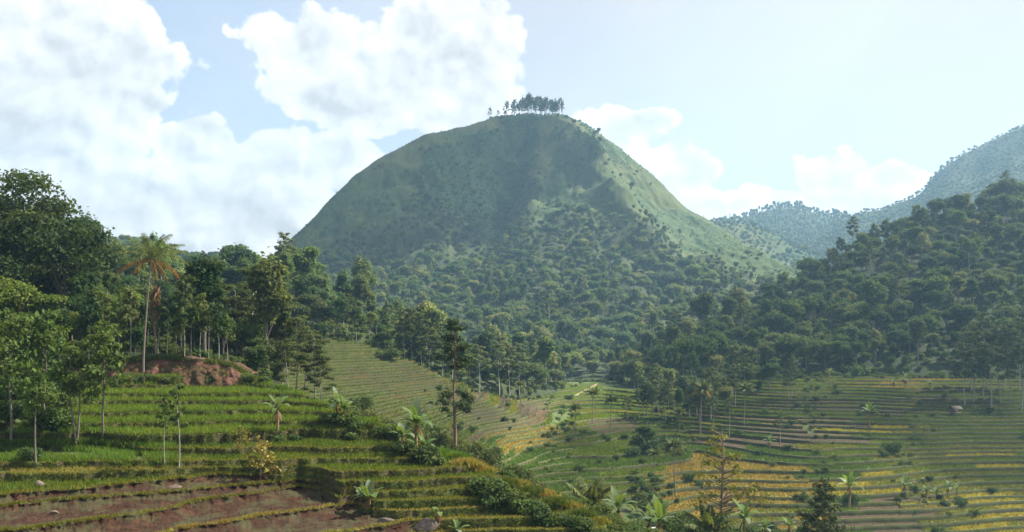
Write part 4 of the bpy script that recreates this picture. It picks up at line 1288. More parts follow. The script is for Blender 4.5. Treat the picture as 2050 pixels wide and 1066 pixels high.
# saplings on the spur
sp1 = bake(sapling(211, 11.5, 1700, 2.4, .46, .22, 1, low=.42, nb=18, r0=.13), 'sapling')
sp2 = bake(sapling(212, 9.5, 1700, 1.9, .44, .2, 2, low=.42, nb=18, r0=.1), 'sapling')
sp3 = bake(sapling(213, 10.0, 1500, 1.8, .44, .2, 1, low=.45, nb=14, r0=.11), 'sapling')
sp4 = bake(sapling(214, 8.0, 330, .95, .38, .2, 1, low=.52, nb=9, r0=.065, bark='bark_pale'), 'sapling')
sp5 = bake(sapling(215, 7.5, 900, 1.25, .4, .2, 1, low=.6, nb=9, r0=.10), 'sapling')
GS = 'slender trees on the grassy left bank'
plant(sp1, 'slender_tree', spot(20, 892, 'spur'), 1.12, 0, 'leafy slender tree nearest the left edge of the grassy bank', 'tree', GS)
plant(sp5, 'slender_tree', spot(72, 930, 'spur'), 1.12, 2, 'small tree with a pale trunk in front of the leftmost leafy tree', 'tree', GS)
plant(sp2, 'slender_tree', spot(152, 890, 'spur'), 1.08, 1, 'twin-trunked slender tree on the grassy bank', 'tree', GS)
plant(sp3, 'slender_tree', spot(207, 876, 'spur'), 1.12, 4, 'slender tree at the right end of the group on the grassy bank', 'tree', GS)
plant(sp1, 'slender_tree', spot(90, 862, 'spur'), .98, 3.3, 'bushy slender tree behind the leftmost pair', 'tree', GS)
plant(sp4, 'thin_sapling', spot(357, 944, 'spur'), 1.0, 0, 'thin sparse sapling standing alone before the green terraces', 'sapling')
plant(sp4, 'thin_sapling', spot(330, 925, 'spur'), .78, 2, 'smaller sparse sapling just left of the lone thin one', 'sapling')
sp6 = bake(sapling(216, 3.0, 260, 1.0, .3, .15, 1, low=.2, nb=10, r0=.04, mat='grass_dry', bark='bark_brown'), 'yellow_shrub')
plant(sp6, 'yellow_shrub', spot(520, 962, 'spur'), 1.25, 0, 'yellowish sparse shrub on the lower steps beside the ploughed soil', 'shrub')
plant(sp6, 'yellow_shrub', spot(487, 915, 'spur'), .9, 2, 'small yellowish shrub on the bank above the ploughed steps', 'shrub')
# slim young trees on the red bank
yt = [bake(sapling(220 + i, 9 + i, 800, 1.5, .45, .24, 1, low=.55, nb=10, r0=.075, bark='bark_pale', mat='leaf'), 'young_tree') for i in range(3)]
for i, (u, v, s) in enumerate([(238, 738, .8), (262, 728, .9), (318, 728, .75), (336, 728, .9), (352, 726, .7), (368, 728, 1.0), (383, 729, .75), (402, 730, .85), (418, 733, .7), (437, 736, .85), (455, 740, .65), (205, 745, .9), (180, 748, 1.0), (120, 752, .8)]):
    plant(yt[i % 3], 'young_tree', P(u, v, 124.5 + (i % 3)), s * 1.05, i * 1.3, 'slim young tree on the red bank, %s' % ('left of the coconut palm' if u < 280 else 'just right of the palm' if u < 372 else 'near its right end'), 'tree', 'young trees on the red bank')

# pale-trunked umbrella trees beyond the spur, left of the striped field
um = [bake(umbrella(230 + i, 17, 4600, spread=3.9, low=.36, Ln=.42, W=.2, r0=.14, nb=18, rz=.4), 'umbrella_tree') for i in range(3)]
for i, (u, v, Y, s) in enumerate([(472, 762, 150, .85), (512, 770, 155, 1.05), (540, 775, 150, .8), (566, 782, 160, .82), (590, 790, 150, .72), (612, 800, 158, .72), (628, 795, 150, .62), (646, 815, 150, .5), (575, 800, 140, .55), (440, 750, 150, .8), (420, 745, 160, .9), (500, 752, 175, .95)]):
    plant(um[i % 3], 'umbrella_tree', P(u, v + 25, Y), s * 1.18, i * 1.1, 'feathery flat-crowned tree %s' % ('behind the right end of the red bank' if u < 530 else 'beside the top corner of the green terraces'), 'tree', 'feathery trees left of the striped terraces')
# pale tall trees on the right of the striped field
for i, (u, v, Y, s) in enumerate([(812, 748, 284, .95), (828, 752, 286, 1.05), (845, 760, 286, .9), (858, 765, 288, .92), (884, 770, 292, .85), (905, 772, 295, .85), (960, 778, 304, .8), (1000, 782, 310, .85), (1020, 785, 316, .75), (1040, 788, 320, .8)]):
    plant(PR['s%d' % (i % 3)], 'umbrella_tree', P(u, v, Y) - np.array([0, 0, .4]), s, i * .9, 'tall pale-trunked tree at the wood edge %s' % ('right of the striped terraces' if u < 870 else 'behind the tall pine' if u < 930 else 'behind the valley terraces'), 'tree', 'pale-trunked trees at the wood edge')
for i, (u, v, Y, s) in enumerate([(1932, 812, 292, 1.1), (1950, 806, 296, 1.15), (1968, 800, 300, 1.2), (1985, 812, 290, 1.1), (2003, 806, 296, 1.2), (2022, 806, 296, 1.15), (2045, 812, 288, 1.2), (1945, 790, 312, 1.1), (1975, 785, 318, 1.2), (2010, 785, 318, 1.25), (2040, 788, 315, 1.25), (2062, 800, 300, 1.2)]):
    plant(PR['s%d' % (i % 3)], 'umbrella_tree', on_ground(u, Y) - np.array([0, 0, .6]), s, i * 1.7, 'tall feathery tree in the %s of the right edge stand' % ('front row' if i < 7 else 'back row'), 'tree', 'tall feathery stand at the right edge')

# tall pine behind the spur's edge
lob = []
rr = random.Random(4)
for (z, r, n) in [(19.6, .5, 3), (18.6, 1.0, 4), (17.3, 1.5, 5), (15.9, 1.9, 6), (14.6, 2.1, 6), (13.4, 1.6, 5), (9.0, 2.4, 4), (8.0, 3.2, 5), (7.2, 2.2, 4)]:
    for i in range(n):
        a = rr.uniform(0, 6.28); q = r * rr.uniform(.5, 1.05)
        if z < 9.5 and rr.random() < .6: a = rr.uniform(-.7, .7)
        lob.append((math.cos(a) * q, math.sin(a) * q, z + rr.uniform(-.4, .4), rr.uniform(.7, 1.15), rr.uniform(.35, .6)))
tp = bake(pine(240, 20, 8500, lobes=lob), 'tall_pine')
plant(tp, 'tall_pine', P(910, 918, 128), .92, 0, 'tall dark pine with bare trunk gap rising behind the spur edge', 'tree')
# bushy conical pine at the bottom
cp = bake(pine(241, 17, 11000, R=4.2, low=.1), 'bushy_pine')
plant(cp, 'bushy_pine', on_ground(1648, 118), .98, 0, 'bushy dark green conifer in front of the golden terraces', 'tree')
_e = bpy.data.objects['bushy_pine']; _e.location.z = float(P(1648, 962, 118)[2]) - 17 * .98
# sparse tree
sl = []
rr = random.Random(9)
for (dx, z, n) in [(-.2, 19.0, 3), (-.6, 17.3, 6), (.8, 16.0, 6), (-2.0, 15.4, 5), (2.6, 11.2, 6), (3.4, 11.8, 5), (-2.6, 10.6, 5), (1.4, 14.0, 5), (-1.2, 13.3, 4), (4.2, 11.0, 4)]:
    for i in range(n): sl.append((dx + rr.uniform(-1.2, 1.2), rr.uniform(-1.5, 1.5), z + rr.uniform(-.8, .8), rr.uniform(.6, 1.2), rr.uniform(.3, .6)))
spt = pine(242, 19.5, 1300, lobes=sl, nl=.42, nw=.22)
spt['parts'][1] = ('crown', spt['parts'][1][1], [MT['rice_olive']])
plant(bake(spt, 'sparse_tree'), 'sparse_tree', P(1446, 858, 120) - np.array([0, 0, 19.5]), 1, 0, 'thin-leaved tree with grey trunk and forked branches before the golden field', 'tree')

# coconut palms of the valley
vp = [bake(palm(250 + i, 10 + 1.5 * i, 17, 3.5, dead=2 * (i == 2), lean=[.2, -.9, .5][i]), 'valley_palm') for i in range(3)]
for i, (u, v, s, k, lab) in enumerate([
        (1186, 850, .84, 0, 'dark coconut palm in front of the sunlit field'), (1222, 866, .72, 1, 'coconut palm just right of the one before the sunlit field'),
        (1360, 872, .62, 0, 'small coconut palm left of the leaning tall one'), (1402, 875, .95, 2, 'leaning tall coconut palm at the foot of the right forest'),
        (1490, 848, .8, 1, 'coconut palm with rusty fronds left of the brown fields'), (1042, 812, .62, 0, 'small coconut palm on the terraces behind the tall pine'),
        (1310, 962, .55, 0, 'short dark palm in the green valley terraces'), (1352, 990, .72, 2, 'palm with spreading crown beside the golden field'),
        (1150, 872, .6, 1, 'slim palm left of the two before the sunlit field')]):
    plant(vp[k], 'valley_palm', hit(u, v) - np.array([0, 0, .3]), s * 1.12, i * 2.1, lab, 'palm', 'coconut palms in the valley')
for i, (u, v, Y, s, lab) in enumerate([(845, 705, 330, .95, 'palm with wide fronds among the trees of the left hill'), (872, 706, 335, .75, 'smaller palm beside the wide one on the left hill'), (1282, 690, 470, .9, 'palm in the sunlit forest at the mountain foot')]):
    plant(vp[i % 3], 'valley_palm', P(u, v, Y), s, i * 1.7, lab, 'palm', 'palms in the woods')
yp = bake(palm(260, 1.2, 13, 4.0, dead=2, lean=.1, upright=.9), 'young_palm')
plant(yp, 'young_palm', P(1178, 1042, 105), 1.05, 0, 'young stemless coconut palm with upright fronds beyond the spur edge', 'palm')
plant(yp, 'young_palm', P(32, 640, 127), .62, 2.0, 'palm crown with arching fronds in the wood at the left edge', 'palm')
plant(yp, 'young_palm', P(1420, 1085, 118), 1.0, 1.0, 'dark young palm at the bottom left of the sparse tree', 'palm')

# banana plants
bn = [bake(banana(270 + i, [2.3, 1.9, 1.5, 2.6][i], [8, 7, 8, 9][i], [2.0, 1.8, 1.9, 2.3][i], .55, dry=[3, 2, 2, 3][i]), 'banana_plant') for i in range(4)]
for i, (u, v, w_, s, k, lab) in enumerate([
        (555, 864, 'spur', 1.0, 0, 'banana plant with pale drooping leaves on the middle of the green terraces'),
        (676, 838, 'spur', 1.0, 1, 'left one of two banana plants above the bushy bank'), (690, 836, 'spur', .95, 2, 'right one of two banana plants above the bushy bank'),
        (806, 902, 'spur', 1.0, 1, 'smaller banana plant left in the clump at the spur edge'), (834, 905, 'spur', 1.25, 0, 'tallest banana plant in the clump at the spur edge'),
        (850, 915, 'spur', .75, 2, 'young yellow-green banana plant right in the clump at the spur edge'),
        (738, 1022, 'spur', 1.0, 2, 'banana plant with silvery leaves below the ploughed steps'), (722, 1016, 'spur', .7, 1, 'young banana plant beside the silvery one'),
        (915, 1070, 'spur', .62, 2, 'small banana shoot at the bottom near the dark rock')]):
    plant(bn[k], 'banana_plant', spot(u, v, w_), s, i * 1.9 + .4, lab, 'banana plant', 'banana plants')
dead_b = bake(banana(280, 1.5, 3, 1.0, .4, mats=('banana', 'dry'), dry=9), 'dying_banana')
plant(dead_b, 'banana_plant', spot(877, 1058, 'spur'), 1.0, 0, 'withered brown banana stem with one green leaf beside the dark rock', 'banana plant', 'banana plants')
for i, (u, v, Y, s, k, lab) in enumerate([(1238, 1066, 100, 1.0, 3, 'banana plant at the bottom edge beyond the hedge'), (1320, 1100, 90, 1.05, 3, 'banana plant with big upright leaves at the bottom centre'), (1300, 1092, 92, 1.0, 0, 'banana plant half hidden behind the big upright leaves'),
                                       (1490, 1088, 112, 1.1, 3, 'banana plant at the bottom right of the sparse tree'), (1532, 1085, 118, .9, 1, 'banana clump left of the bushy conifer'), (1700, 1010, 160, 1.2, 3, 'banana plant with arching leaves right of the bushy conifer'), (1580, 1082, 122, .8, 0, 'small banana plant just left of the bushy conifer')]):
    plant(bn[k], 'banana_plant', P(u, v, Y), s, i * 2.3, lab, 'banana plant', 'banana plants')
for i, (u, v, s, k) in enumerate([(1660, 762, 1.2, 0), (1790, 779, 1.2, 1), (1813, 779, 1.4, 0), (1862, 778, 1.0, 2), (1812, 998, 1.3, 0), (1855, 1000, 1.0, 1), (1875, 998, 1.0, 2), (1898, 1000, 1.1, 0), (1915, 995, .9, 1), (1740, 850, 1.4, 3), (1540, 905, 1.2, 0)]):
    plant(bn[k], 'banana_plant', hit(u, v) - np.array([0, 0, .1]), s, i * 1.3, 'small far banana plant %s' % ('on the upper right fields' if v < 800 else 'in the row on the yellow terraces' if v > 950 else 'among the brown fields'), 'banana plant', 'banana plants on the far terraces')

# bushes and shrubs
bs = [bake(bush(290, 1.6, 1.7, 1100), 'bush'), bake(bush(291, 2.2, 2.6, 1500), 'bush'), bake(bush(292, 1.2, 1.1, 800), 'bush'), bake(bush(293, 2.6, 3.6, 1900, .34, .2, 'leaf_dark'), 'bush')]
GBs = 'bushes on the spur'
for i, (u, v, k, s) in enumerate([(30, 800, 1, 1.6), (75, 812, 1, 1.5), (115, 830, 0, 1.5), (20, 850, 1, 1.2), (95, 860, 1, 1.25), (150, 790, 1, 1.0), (60, 770, 1, 1.4), (5, 780, 3, 1.1), (130, 772, 1, 1.2), (125, 862, 0, 1.0), (180, 862, 2, .8),
                                  (250, 768, 0, .8), (275, 768, 2, 1.1), (300, 768, 0, .8), (330, 768, 2, .9), (390, 766, 2, .9), (425, 766, 2, .8), (470, 764, 2, 1.0), (500, 766, 0, .8), (525, 770, 2, 1.0), (545, 778, 2, .7)]):
    plant(bs[k], 'bush', spot(u, v, 'spur'), s, i * 1.3, 'leafy bush %s' % ('in the thicket at the left edge' if u < 200 else 'in the row below the red bank'), 'bush', GBs)
for i, (u, v, k, s, lab) in enumerate([(665, 852, 0, 1.0, 'dark bush under the two banana plants'), (690, 855, 0, .9, 'second bush under the two banana plants'), (720, 856, 2, 1.0, 'low bush right of the two banana plants'), (560, 880, 2, .9, 'low bush at the foot of the lone banana plant'), (590, 884, 2, .7, 'grassy bush right of the lone banana plant'), (700, 884, 2, .9, 'dark bush on the tall bank below the banana pair'),
                                       (775, 880, 0, 1.0, 'bush left of the banana clump'), (800, 915, 0, .9, 'bush below the banana clump'), (850, 930, 0, 1.1, 'dark bush right below the banana clump'), (868, 932, 2, 1.2, 'low dark bush on the edge right of the banana clump'), (735, 1030, 2, .7, 'plants at the foot of the silvery banana'), (60, 925, 0, .8, 'dark bush on the left bank by the reddish soil')]):
    plant(bs[k], 'bush', spot(u, v, 'spur'), s, i * 1.1, lab, 'bush', GBs)
# hedge along the lower spur edge: neighbouring shrubs
hd = [bake(bush(296 + i, 1.1, 1.1, 1500, .2, .13, 'shrub', 8), 'hedge_shrub') for i in range(2)]
for i, f in enumerate(np.linspace(0, 1, 27)):
    u = 968 + f * 235; v = np.interp(u, [968, 1010, 1060, 1110, 1160, 1203], [985, 1008, 1026, 1042, 1058, 1074])
    plant(hd[i % 2], 'hedge_shrub', spot(u, v, 'spur') - np.array([0, 0, .25]), [1.7, 1.5, 1.3, 1.15][min(3, i // 4)], i * 1.9, 'dark shrub in the %s of the hedge on the spur edge' % ('upper end' if f < .3 else 'middle' if f < .7 else 'lower end'), 'shrub', 'hedge along the lower spur edge')
# bushes on the slope behind the spur and in the valley
vb = [bake(bush(300, 3.0, 3.4, 1700, .42, .22), 'valley_bush'), bake(bush(301, 2.2, 2.4, 1300, .36, .2), 'valley_bush'), bake(bush(302, 2.6, 3.0, 1500, .4, .2, 'leaf_feather'), 'valley_bush')]
for i, (u, v, Y, k, s) in enumerate([(790, 868, 125, 2, 1.0), (820, 865, 135, 2, 1.2), (850, 862, 140, 0, 1.2), (880, 880, 130, 2, 1.0), (935, 905, 125, 2, 1.1), (965, 915, 125, 2, 1.0), (995, 935, 125, 1, 1.1), (1020, 945, 122, 2, 1.0), (1045, 955, 125, 2, .9), (700, 820, 140, 2, .9), (740, 835, 140, 2, 1.0), (765, 850, 135, 2, .9), (725, 800, 165, 0, .9), (1075, 975, 125, 2, .8), (915, 890, 140, 2, 1.0), (980, 905, 145, 2, .9)]):
    plant(vb[k], 'valley_bush', P(u, v + 12, Y) - np.array([0, 0, 1.2 * s]), s, i * 1.7, 'feathery bush on the slope behind the spur, %s' % ('left of the tall pine' if u < 900 else 'right of the tall pine'), 'bush', 'bushes behind the spur')
for i, (u, v, k, s, lab) in enumerate([
        (1786, 905, 0, 1.05, 'dark conical shrub standing in the right-hand terraces'), (1770, 912, 1, .8, 'low dark shrub at the foot of the conical one'), (1290, 905, 0, 1.6, 'large dark tree-like bush in the middle of the valley'), (1270, 912, 1, 1.2, 'bush left of the large dark one mid valley'),
        (1215, 880, 1, .9, 'bush below the two valley palms'), (1250, 878, 1, .8, 'small bush right of the two valley palms'), (1140, 800, 0, .7, 'dark round bush beside the sunlit path'), (1480, 868, 1, .7, 'bush left of the brown terraces'), (1575, 900, 1, .8, 'bush on the corner of the brown terraces'), (1745, 828, 0, .9, 'round bush on the edge of the upper right field'),
        (1650, 1000, 1, .9, 'shrub behind the bushy conifer'), (1700, 1005, 0, .8, 'shrub under the arching banana leaves'), (1925, 1010, 1, .9, 'shrub at the end of the banana row'), (1890, 1012, 1, .7, 'low shrub under the banana row'), (1380, 960, 1, .9, 'bush at the left tip of the golden field'), (1400, 972, 1, .7, 'low bush below the left tip of the golden field'),
        (1010, 842, 1, .7, 'bush on the terraces right of the tall pine'), (780, 720, 0, 1.2, 'bushy clump at the top right of the striped terraces'), (765, 716, 1, 1.0, 'lower bush at the top right of the striped terraces'), (1860, 960, 1, .6, 'little bush in the right-hand terraces'), (1575, 855, 1, .6, 'little bush by the thin tree on the brown terraces'), (1635, 800, 1, .7, 'bush at the left of the upper green field'), (1985, 985, 1, .7, 'little bush near the right edge of the yellow terraces')]):
    plant(vb[k], 'valley_bush', hit(u, v) - np.array([0, 0, .3]), s, i * 2.2, lab, 'bush', 'bushes in the valley')
for i, (u, v, Y, k, s, lab) in enumerate([(1275, 1052, 130, 1, 1.0, 'bush left of the white stream'), (1350, 1050, 140, 0, 1.0, 'brownish bush right of the white stream'), (1385, 1055, 135, 0, 1.0, 'bush between the stream and the sparse tree'), (1330, 1040, 165, 1, .8, 'small bush above the stream'), (1290, 1010, 190, 1, .9, 'bush where the stream comes out'), (1470, 1060, 130, 1, .9, 'bush under the sparse tree'), (1520, 1065, 130, 1, 1.1, 'bush at the lower end of the golden field'), (1210, 1060, 120, 1, 1.0, 'bush behind the young palm'), (1565, 1070, 128, 1, 1.1, 'bush at the bottom left of the conifer')]):
    plant(vb[k], 'valley_bush', P(u, v, Y) - np.array([0, 0, 1.5 * s]), s, i * 1.4, lab, 'bush', 'bushes by the stream')
for i, (u, v, s) in enumerate([(1580, 800, .55), (1562, 885, .42), (1460, 870, .5), (1310, 840, .6), (1340, 842, .62), (1320, 835, .55), (1280, 838, .55), (1430, 858, .5), (1585, 795, .6), (1255, 842, .45)]):
    plant(PR['s%d' % (i % 3)], 'umbrella_tree', hit(u, v) - np.array([0, 0, .3]), s, i * 1.9, 'thin umbrella tree standing %s' % ('among the upper right terraces' if u > 1540 else 'at the foot of the right forest'), 'tree', 'thin trees in the valley')

# grass tussocks on the spur's outer lip
def tussock(i, u, v, R, h, mt):
    rng = np.random.default_rng(700 + i)
    q = rng.normal(size=(420, 2)) * R * .45
    p = np.stack([q[:, 0], q[:, 1] * .6, -.02 + .35 * h * np.exp(-(q ** 2).sum(1) / (R * R * .4))], -1)
    V, Q = blades(p, h, .09, rng, .45, 3)
    mb = MB(); mb.add(V, Q)
    o = link('grass_tussock', mb.mesh('grass_tussock', [MT[mt]])); o.location = tuple(spot(u, v, 'spur'))
    tag(o, 'mound of %s grass %s' % ('dry yellowish' if mt == 'grass_dry' else 'green', 'on the stepped outer edge of the spur' if u > 880 else 'on the bank at left'), 'grass', 'grass mounds on the spur')
for i, (u, v, R, h, mt) in enumerate([(888, 918, 1.2, .8, 'grass_fresh'), (915, 922, 1.2, .7, 'grass_fresh'), (935, 932, 1.2, .6, 'grass_dry'), (960, 945, 1.3, .6, 'grass_dry'), (985, 955, 1.2, .5, 'grass_dry'), (1010, 968, 1.1, .5, 'grass'), (1035, 972, 1.2, .5, 'grass_dry'), (1060, 985, 1.1, .5, 'grass'), (1085, 992, 1.2, .5, 'grass_dry'), (1110, 1008, 1.0, .5, 'grass'), (1135, 1016, 1.1, .5, 'grass_dry'), (1165, 1032, 1.0, .5, 'grass'), (1190, 1046, 1.0, .5, 'grass_dry'), (520, 766, 1.2, .7, 'grass'), (560, 782, 1.0, .6, 'grass_fresh')]):
    tussock(i, u, v, R, h, mt)
# tall grass that covers the bank on the left, uncountable
def bank_grass():
    rng = np.random.default_rng(77)
    g = MB()
    for (n, u0, u1, v0, v1, h, mi) in [(17000, -60, 350, 878, 926, .6, 0), (6000, 20, 230, 855, 885, .6, 0), (2600, 150, 420, 918, 944, .3, 1), (1500, -60, 160, 928, 950, .3, 1)]:
        us = rng.uniform(u0, u1, n); vs = rng.uniform(v0, v1, n)
        keep = vnoise(us / 40, vs / 14, 5) > -.25
        p = np.array([spur_at(a, b) for a, b in zip(us[keep], vs[keep])])
        p[:, :2] += rng.normal(size=(len(p), 2)) * .2
        V, Q = blades(p, h, .09, rng, .4, 2); g.add(V, Q, mi)
    o = link('bank_grass', g.mesh('bank_grass', [MT['grass_fresh'], MT['grass_dry']]), kind='stuff')
    tag(o, 'tall bright green grass covering the bank at left', 'grass')
bank_grass()

# ------------------------------------------------------------------ rocks, clods, path, stream, hut
def rock(loc, r, seed, label, mt='rock', flat=.75, wide=1.0):
    me_ = bpy.data.meshes.new('rock')
    import bmesh
    bm = bmesh.new(); bmesh.ops.create_icosphere(bm, subdivisions=3, radius=1)
    rng = np.random.default_rng(seed); pl = unit(rng, 9); off = rng.uniform(.5, .85, 9)
    for v in bm.verts:
        c = np.array(v.co)
        for q, o_ in zip(pl, off):
            dd = c @ q - o_
            if dd > 0: c = c - q * dd * 1.0
        c *= 1 + .06 * float(fbm(c[0] * 2 + seed, c[1] * 2 + c[2], seed))
        v.co = Vector((c[0] * r * wide, c[1] * r, c[2] * r * flat))
    bm.to_mesh(me_); bm.free(); me_.materials.append(MT[mt])
    o = link('boulder', me_); o.location = tuple(float(x) for x in loc); tag(o, label, 'rock', 'rocks on the spur')
rock(spot(80, 975, 'spur') + np.array([0, 0, .15]), .48, 1, 'brown rounded rock at the foot of the left bank', flat=1.0)
rock(P(347, 984, 81.6), .8, 2, 'pale boulder set in the ploughed bank', flat=.85, wide=1.2)
rock(spot(270, 893, 'spur') + np.array([0, 0, .1]), .5, 3, 'grey rock on the grass below the rice steps', flat=.5, wide=1.2)
rock(spot(186, 962, 'spur') + np.array([0, 0, .1]), .45, 4, 'half-buried brown rock right of the rounded one', flat=.6, wide=1.5)
rock(P(853, 1058, 75.6), .95, 5, 'large dark earthy rock at the bottom of the steps', 'rock_dark', flat=.85, wide=1.1)
rock(spot(772, 1043, 'spur') + np.array([0, 0, .1]), .45, 6, 'flat pale rock left of the large dark one', flat=.5, wide=1.6)
rock(spot(108, 1028, 'spur') + np.array([0, 0, .05]), .34, 7, 'small pale stone on the ploughed step', flat=.7)
rock(spot(250, 1000, 'spur') + np.array([0, 0, .1]), .4, 8, 'small brown stone in the ploughed bank', flat=.7)
def clods():
    rng = np.random.default_rng(8); g = MB()
    tet = np.array([[1, 0, -.4], [-.5, .87, -.4], [-.5, -.87, -.4], [.1, .1, .8]])
    fc = np.array([[0, 1, 3], [1, 2, 3], [2, 0, 3]])
    for (n, u0, u1, v0, v1) in [(500, -60, 540, 958, 990), (500, -60, 640, 990, 1024), (420, 60, 700, 1024, 1062), (150, 380, 740, 1010, 1040)]:
        us = rng.uniform(u0, u1, n); vs = rng.uniform(v0, v1, n)
        for a, b in zip(us, vs):
            i = int((a + 80) / 3)
            p = spur_at(a, b); s = rng.uniform(.05, .15)
            g.add(tet * s * rng.uniform(.7, 1.3, (4, 3)) + p + np.array([0, 0, .04]), fc)
    o = link('soil_clods', g.mesh('soil_clods', [MT['soil']]), kind='stuff'); tag(o, 'broken clods of brown earth on the ploughed steps', 'soil')
clods()
def path():
    pts = [(1138, 800), (1150, 793), (1165, 786), (1180, 778), (1196, 769)]
    s_ = np.linspace(0, 1, 24); pa = np.array(pts, float); ss = np.linspace(0, 1, len(pa))
    q = np.array([hit(np.interp(f, ss, pa[:, 0]), np.interp(f, ss, pa[:, 1])) for f in s_]); w = np.array([0, 1, 0]) * .4
    q[:, 2] += .1 * fbm(s_ * 9, s_, 3)
    A = np.stack([q - w + [0, -.5, -1.0], q - w + [0, 0, .28], q + w + [0, 0, .36], q + w + [0, .5, -1.0]])
    mb = MB(); mb.grid(A)
    link('path', mb.mesh('path', [MT['path']]), kind='structure')
path()
def stream():
    pts = [(1288, 1085, 172), (1298, 1060, 180), (1303, 1042, 187), (1310, 1025, 194), (1318, 1012, 200), (1322, 1000, 206)]
    q = np.array([P(*p) for p in pts]) + np.array([0, 0, .25])
    t = np.linspace(0, 1, 30); s = np.linspace(0, 1, len(q))
    c = np.stack([np.interp(t, s, q[:, i]) for i in range(3)], -1)
    rows = []
    for f in np.linspace(-1, 1, 9):
        r = c.copy(); r[:, 0] += f * (1.6 + .5 * np.sin(t * 17)); r[:, 2] += .12 * fbm(t * 30, np.full(30, f * 3), 5); rows.append(r)
    mb = MB(); mb.grid(np.stack(rows)); link('stream', mb.mesh('stream', [MT['water']], True), kind='structure')
    rng = np.random.default_rng(4)
stream()
def hut():
    b = hit(1913, 830); e = bpy.data.objects.new('field_hut', None); C.objects.link(e); e.location = tuple(b); e.rotation_euler = (0, 0, .25)
    tag(e, 'small open field hut with grey pitched roof on the right terraces', 'hut')
    def box(x0, y0, z0, x1, y1, z1, nm, mt):
        V = [(x, y, z) for x in (x0, x1) for y in (y0, y1) for z in (z0, z1)]
        mb = MB(); mb.add(V, [(0, 1, 3, 2), (4, 6, 7, 5), (0, 4, 5, 1), (2, 3, 7, 6), (0, 2, 6, 4), (1, 5, 7, 3)]); return link(nm, mb.mesh(nm, [MT[mt]]), e)
    for x in (-1.3, 1.2):
        for y in (-.9, .8): box(x, y, -.6, x + .1, y + .1, 1.7, 'post', 'timber')
    box(-1.25, -.85, .45, 1.25, .85, .55, 'floor_board', 'timber')
    box(-1.25, .78, .55, 1.25, .84, 1.6, 'back_wall', 'timber')
    for sgn in (-1, 1):
        mb = MB(); y0, y1 = 0, sgn * 1.35
        V = [(-1.6, y0, 2.5), (1.6, y0, 2.5), (1.6, y1, 1.62), (-1.6, y1, 1.62), (-1.6, y0, 2.42), (1.6, y0, 2.42), (1.6, y1, 1.54), (-1.6, y1, 1.54)]
        mb.add(V, [(0, 1, 2, 3), (7, 6, 5, 4), (0, 4, 5, 1), (3, 2, 6, 7), (0, 3, 7, 4), (1, 5, 6, 2)]); link('roof', mb.mesh('roof', [MT['thatch']]), e)
hut()

def border_scrub():
    rng = np.random.default_rng(61)
    pts = []
    for i, (u0, u1, ya, yb, dz, lab) in enumerate(FIELDS):
        for b in ((u0,) if u0 != 540 else ()):
            for Y in np.arange(ya, yb, 1.1):
                if rng.random() < .35: pts.append((bound(b, Y, 1) + rng.normal() * 22, Y + rng.normal()))
        for _ in range(14 if i else 0): pts.append((rng.uniform(u0, u1), rng.uniform(ya + 8, yb)))
    for Y in np.arange(150, 215, .8): pts.append((1300 + rng.normal() * 22, Y))
    for u in np.arange(905, 2100, 5): pts.append((u + rng.normal() * 3, np.interp(u, [905, 1080, 1120, 1230, 1300, 1400, 1600, 2100], [298, 334, 395, 402, 372, 350, 341, 335]) + rng.normal() * 1.5))
    for _ in range(900): pts.append((rng.uniform(1130, 2080), rng.uniform(95, 186)))
    p = np.array([on_ground(u, Y) for u, Y in pts]) - np.array([0, 0, .3])
    bp, bu, bt = scatter('back', 1.3, .7, 5, tmin=0.22)
    b2, _, _ = scatter('back', .55, 1.0, 6, tmin=0.0)
    p = np.concatenate([p, bp - np.array([0, 0, .2])]); nb = len(p)
    p = np.concatenate([p, b2 - np.array([0, 0, .1])])
    n = len(p); sz = rng.uniform(.22, .75, n); sz[nb:] = rng.uniform(.10, .24, n - nb)
    gn_forest('terrace_scrub', p, rng.choice([PIDX['sh0'], PIDX['sh1'], PIDX['sh2']], n), sz, rng.random(n) * 6, 'weeds and low scrub along the terrace borders', 'scrub')
border_scrub()

# trees that run down from the right forest into the valley
rr = random.Random(21)
for i in range(46):
    f = rr.random()
    u = 1265 + 290 * f; Y = rr.uniform(286, 348) + (12 if u < 1330 else 0)
    if u > 1480: Y = rr.uniform(305, 345)
    k = rr.choice(['f1', 'b6', 'b4', 'b8', 's0', 's1', 'b3', 'f0', 'b5'])
    nm, ct = KINDNAME[k[0]]
    plant(PR[k], nm, on_ground(u, Y) - np.array([0, 0, .4]), rr.uniform(.42, .85), rr.uniform(0, 6), LOOK[k] + ' below the right forest, ' + ('left of the leaning palm' if u < 1400 else 'right of the leaning palm'), ct, 'trees between the right forest and the valley')
plant(PR['b4'], 'broadleaf_tree', hit(1292, 905) - np.array([0, 0, .4]), .62, 1, 'dark leafy tree standing alone in the middle of the valley', 'tree')

# ------------------------------------------------------------------ air, and unseen cumulus added overhead for its shade
def haze():
    V = [(x, y, z) for x in (-2400, 2400) for y in (-400, 2300) for z in (-60, 395)]
    mb = MB(); mb.add(V, [(0, 1, 3, 2), (4, 6, 7, 5), (0, 4, 5, 1), (2, 3, 7, 6), (0, 2, 6, 4), (1, 5, 7, 3)])
    m, nt, out = newmat('valley_haze')
    pv = nt.nodes.new('ShaderNodeVolumePrincipled')
    pv.inputs['Color'].default_value = (.40, .70, 1.0, 1)
    pv.inputs['Density'].default_value = .0002
    pv.inputs['Anisotropy'].default_value = .35
    nt.links.new(pv.outputs[0], out.inputs['Volume'])
    o = link('haze', mb.mesh('haze', [m]), kind='stuff'); tag(o, 'thin blue haze filling the valley', 'haze')
haze()

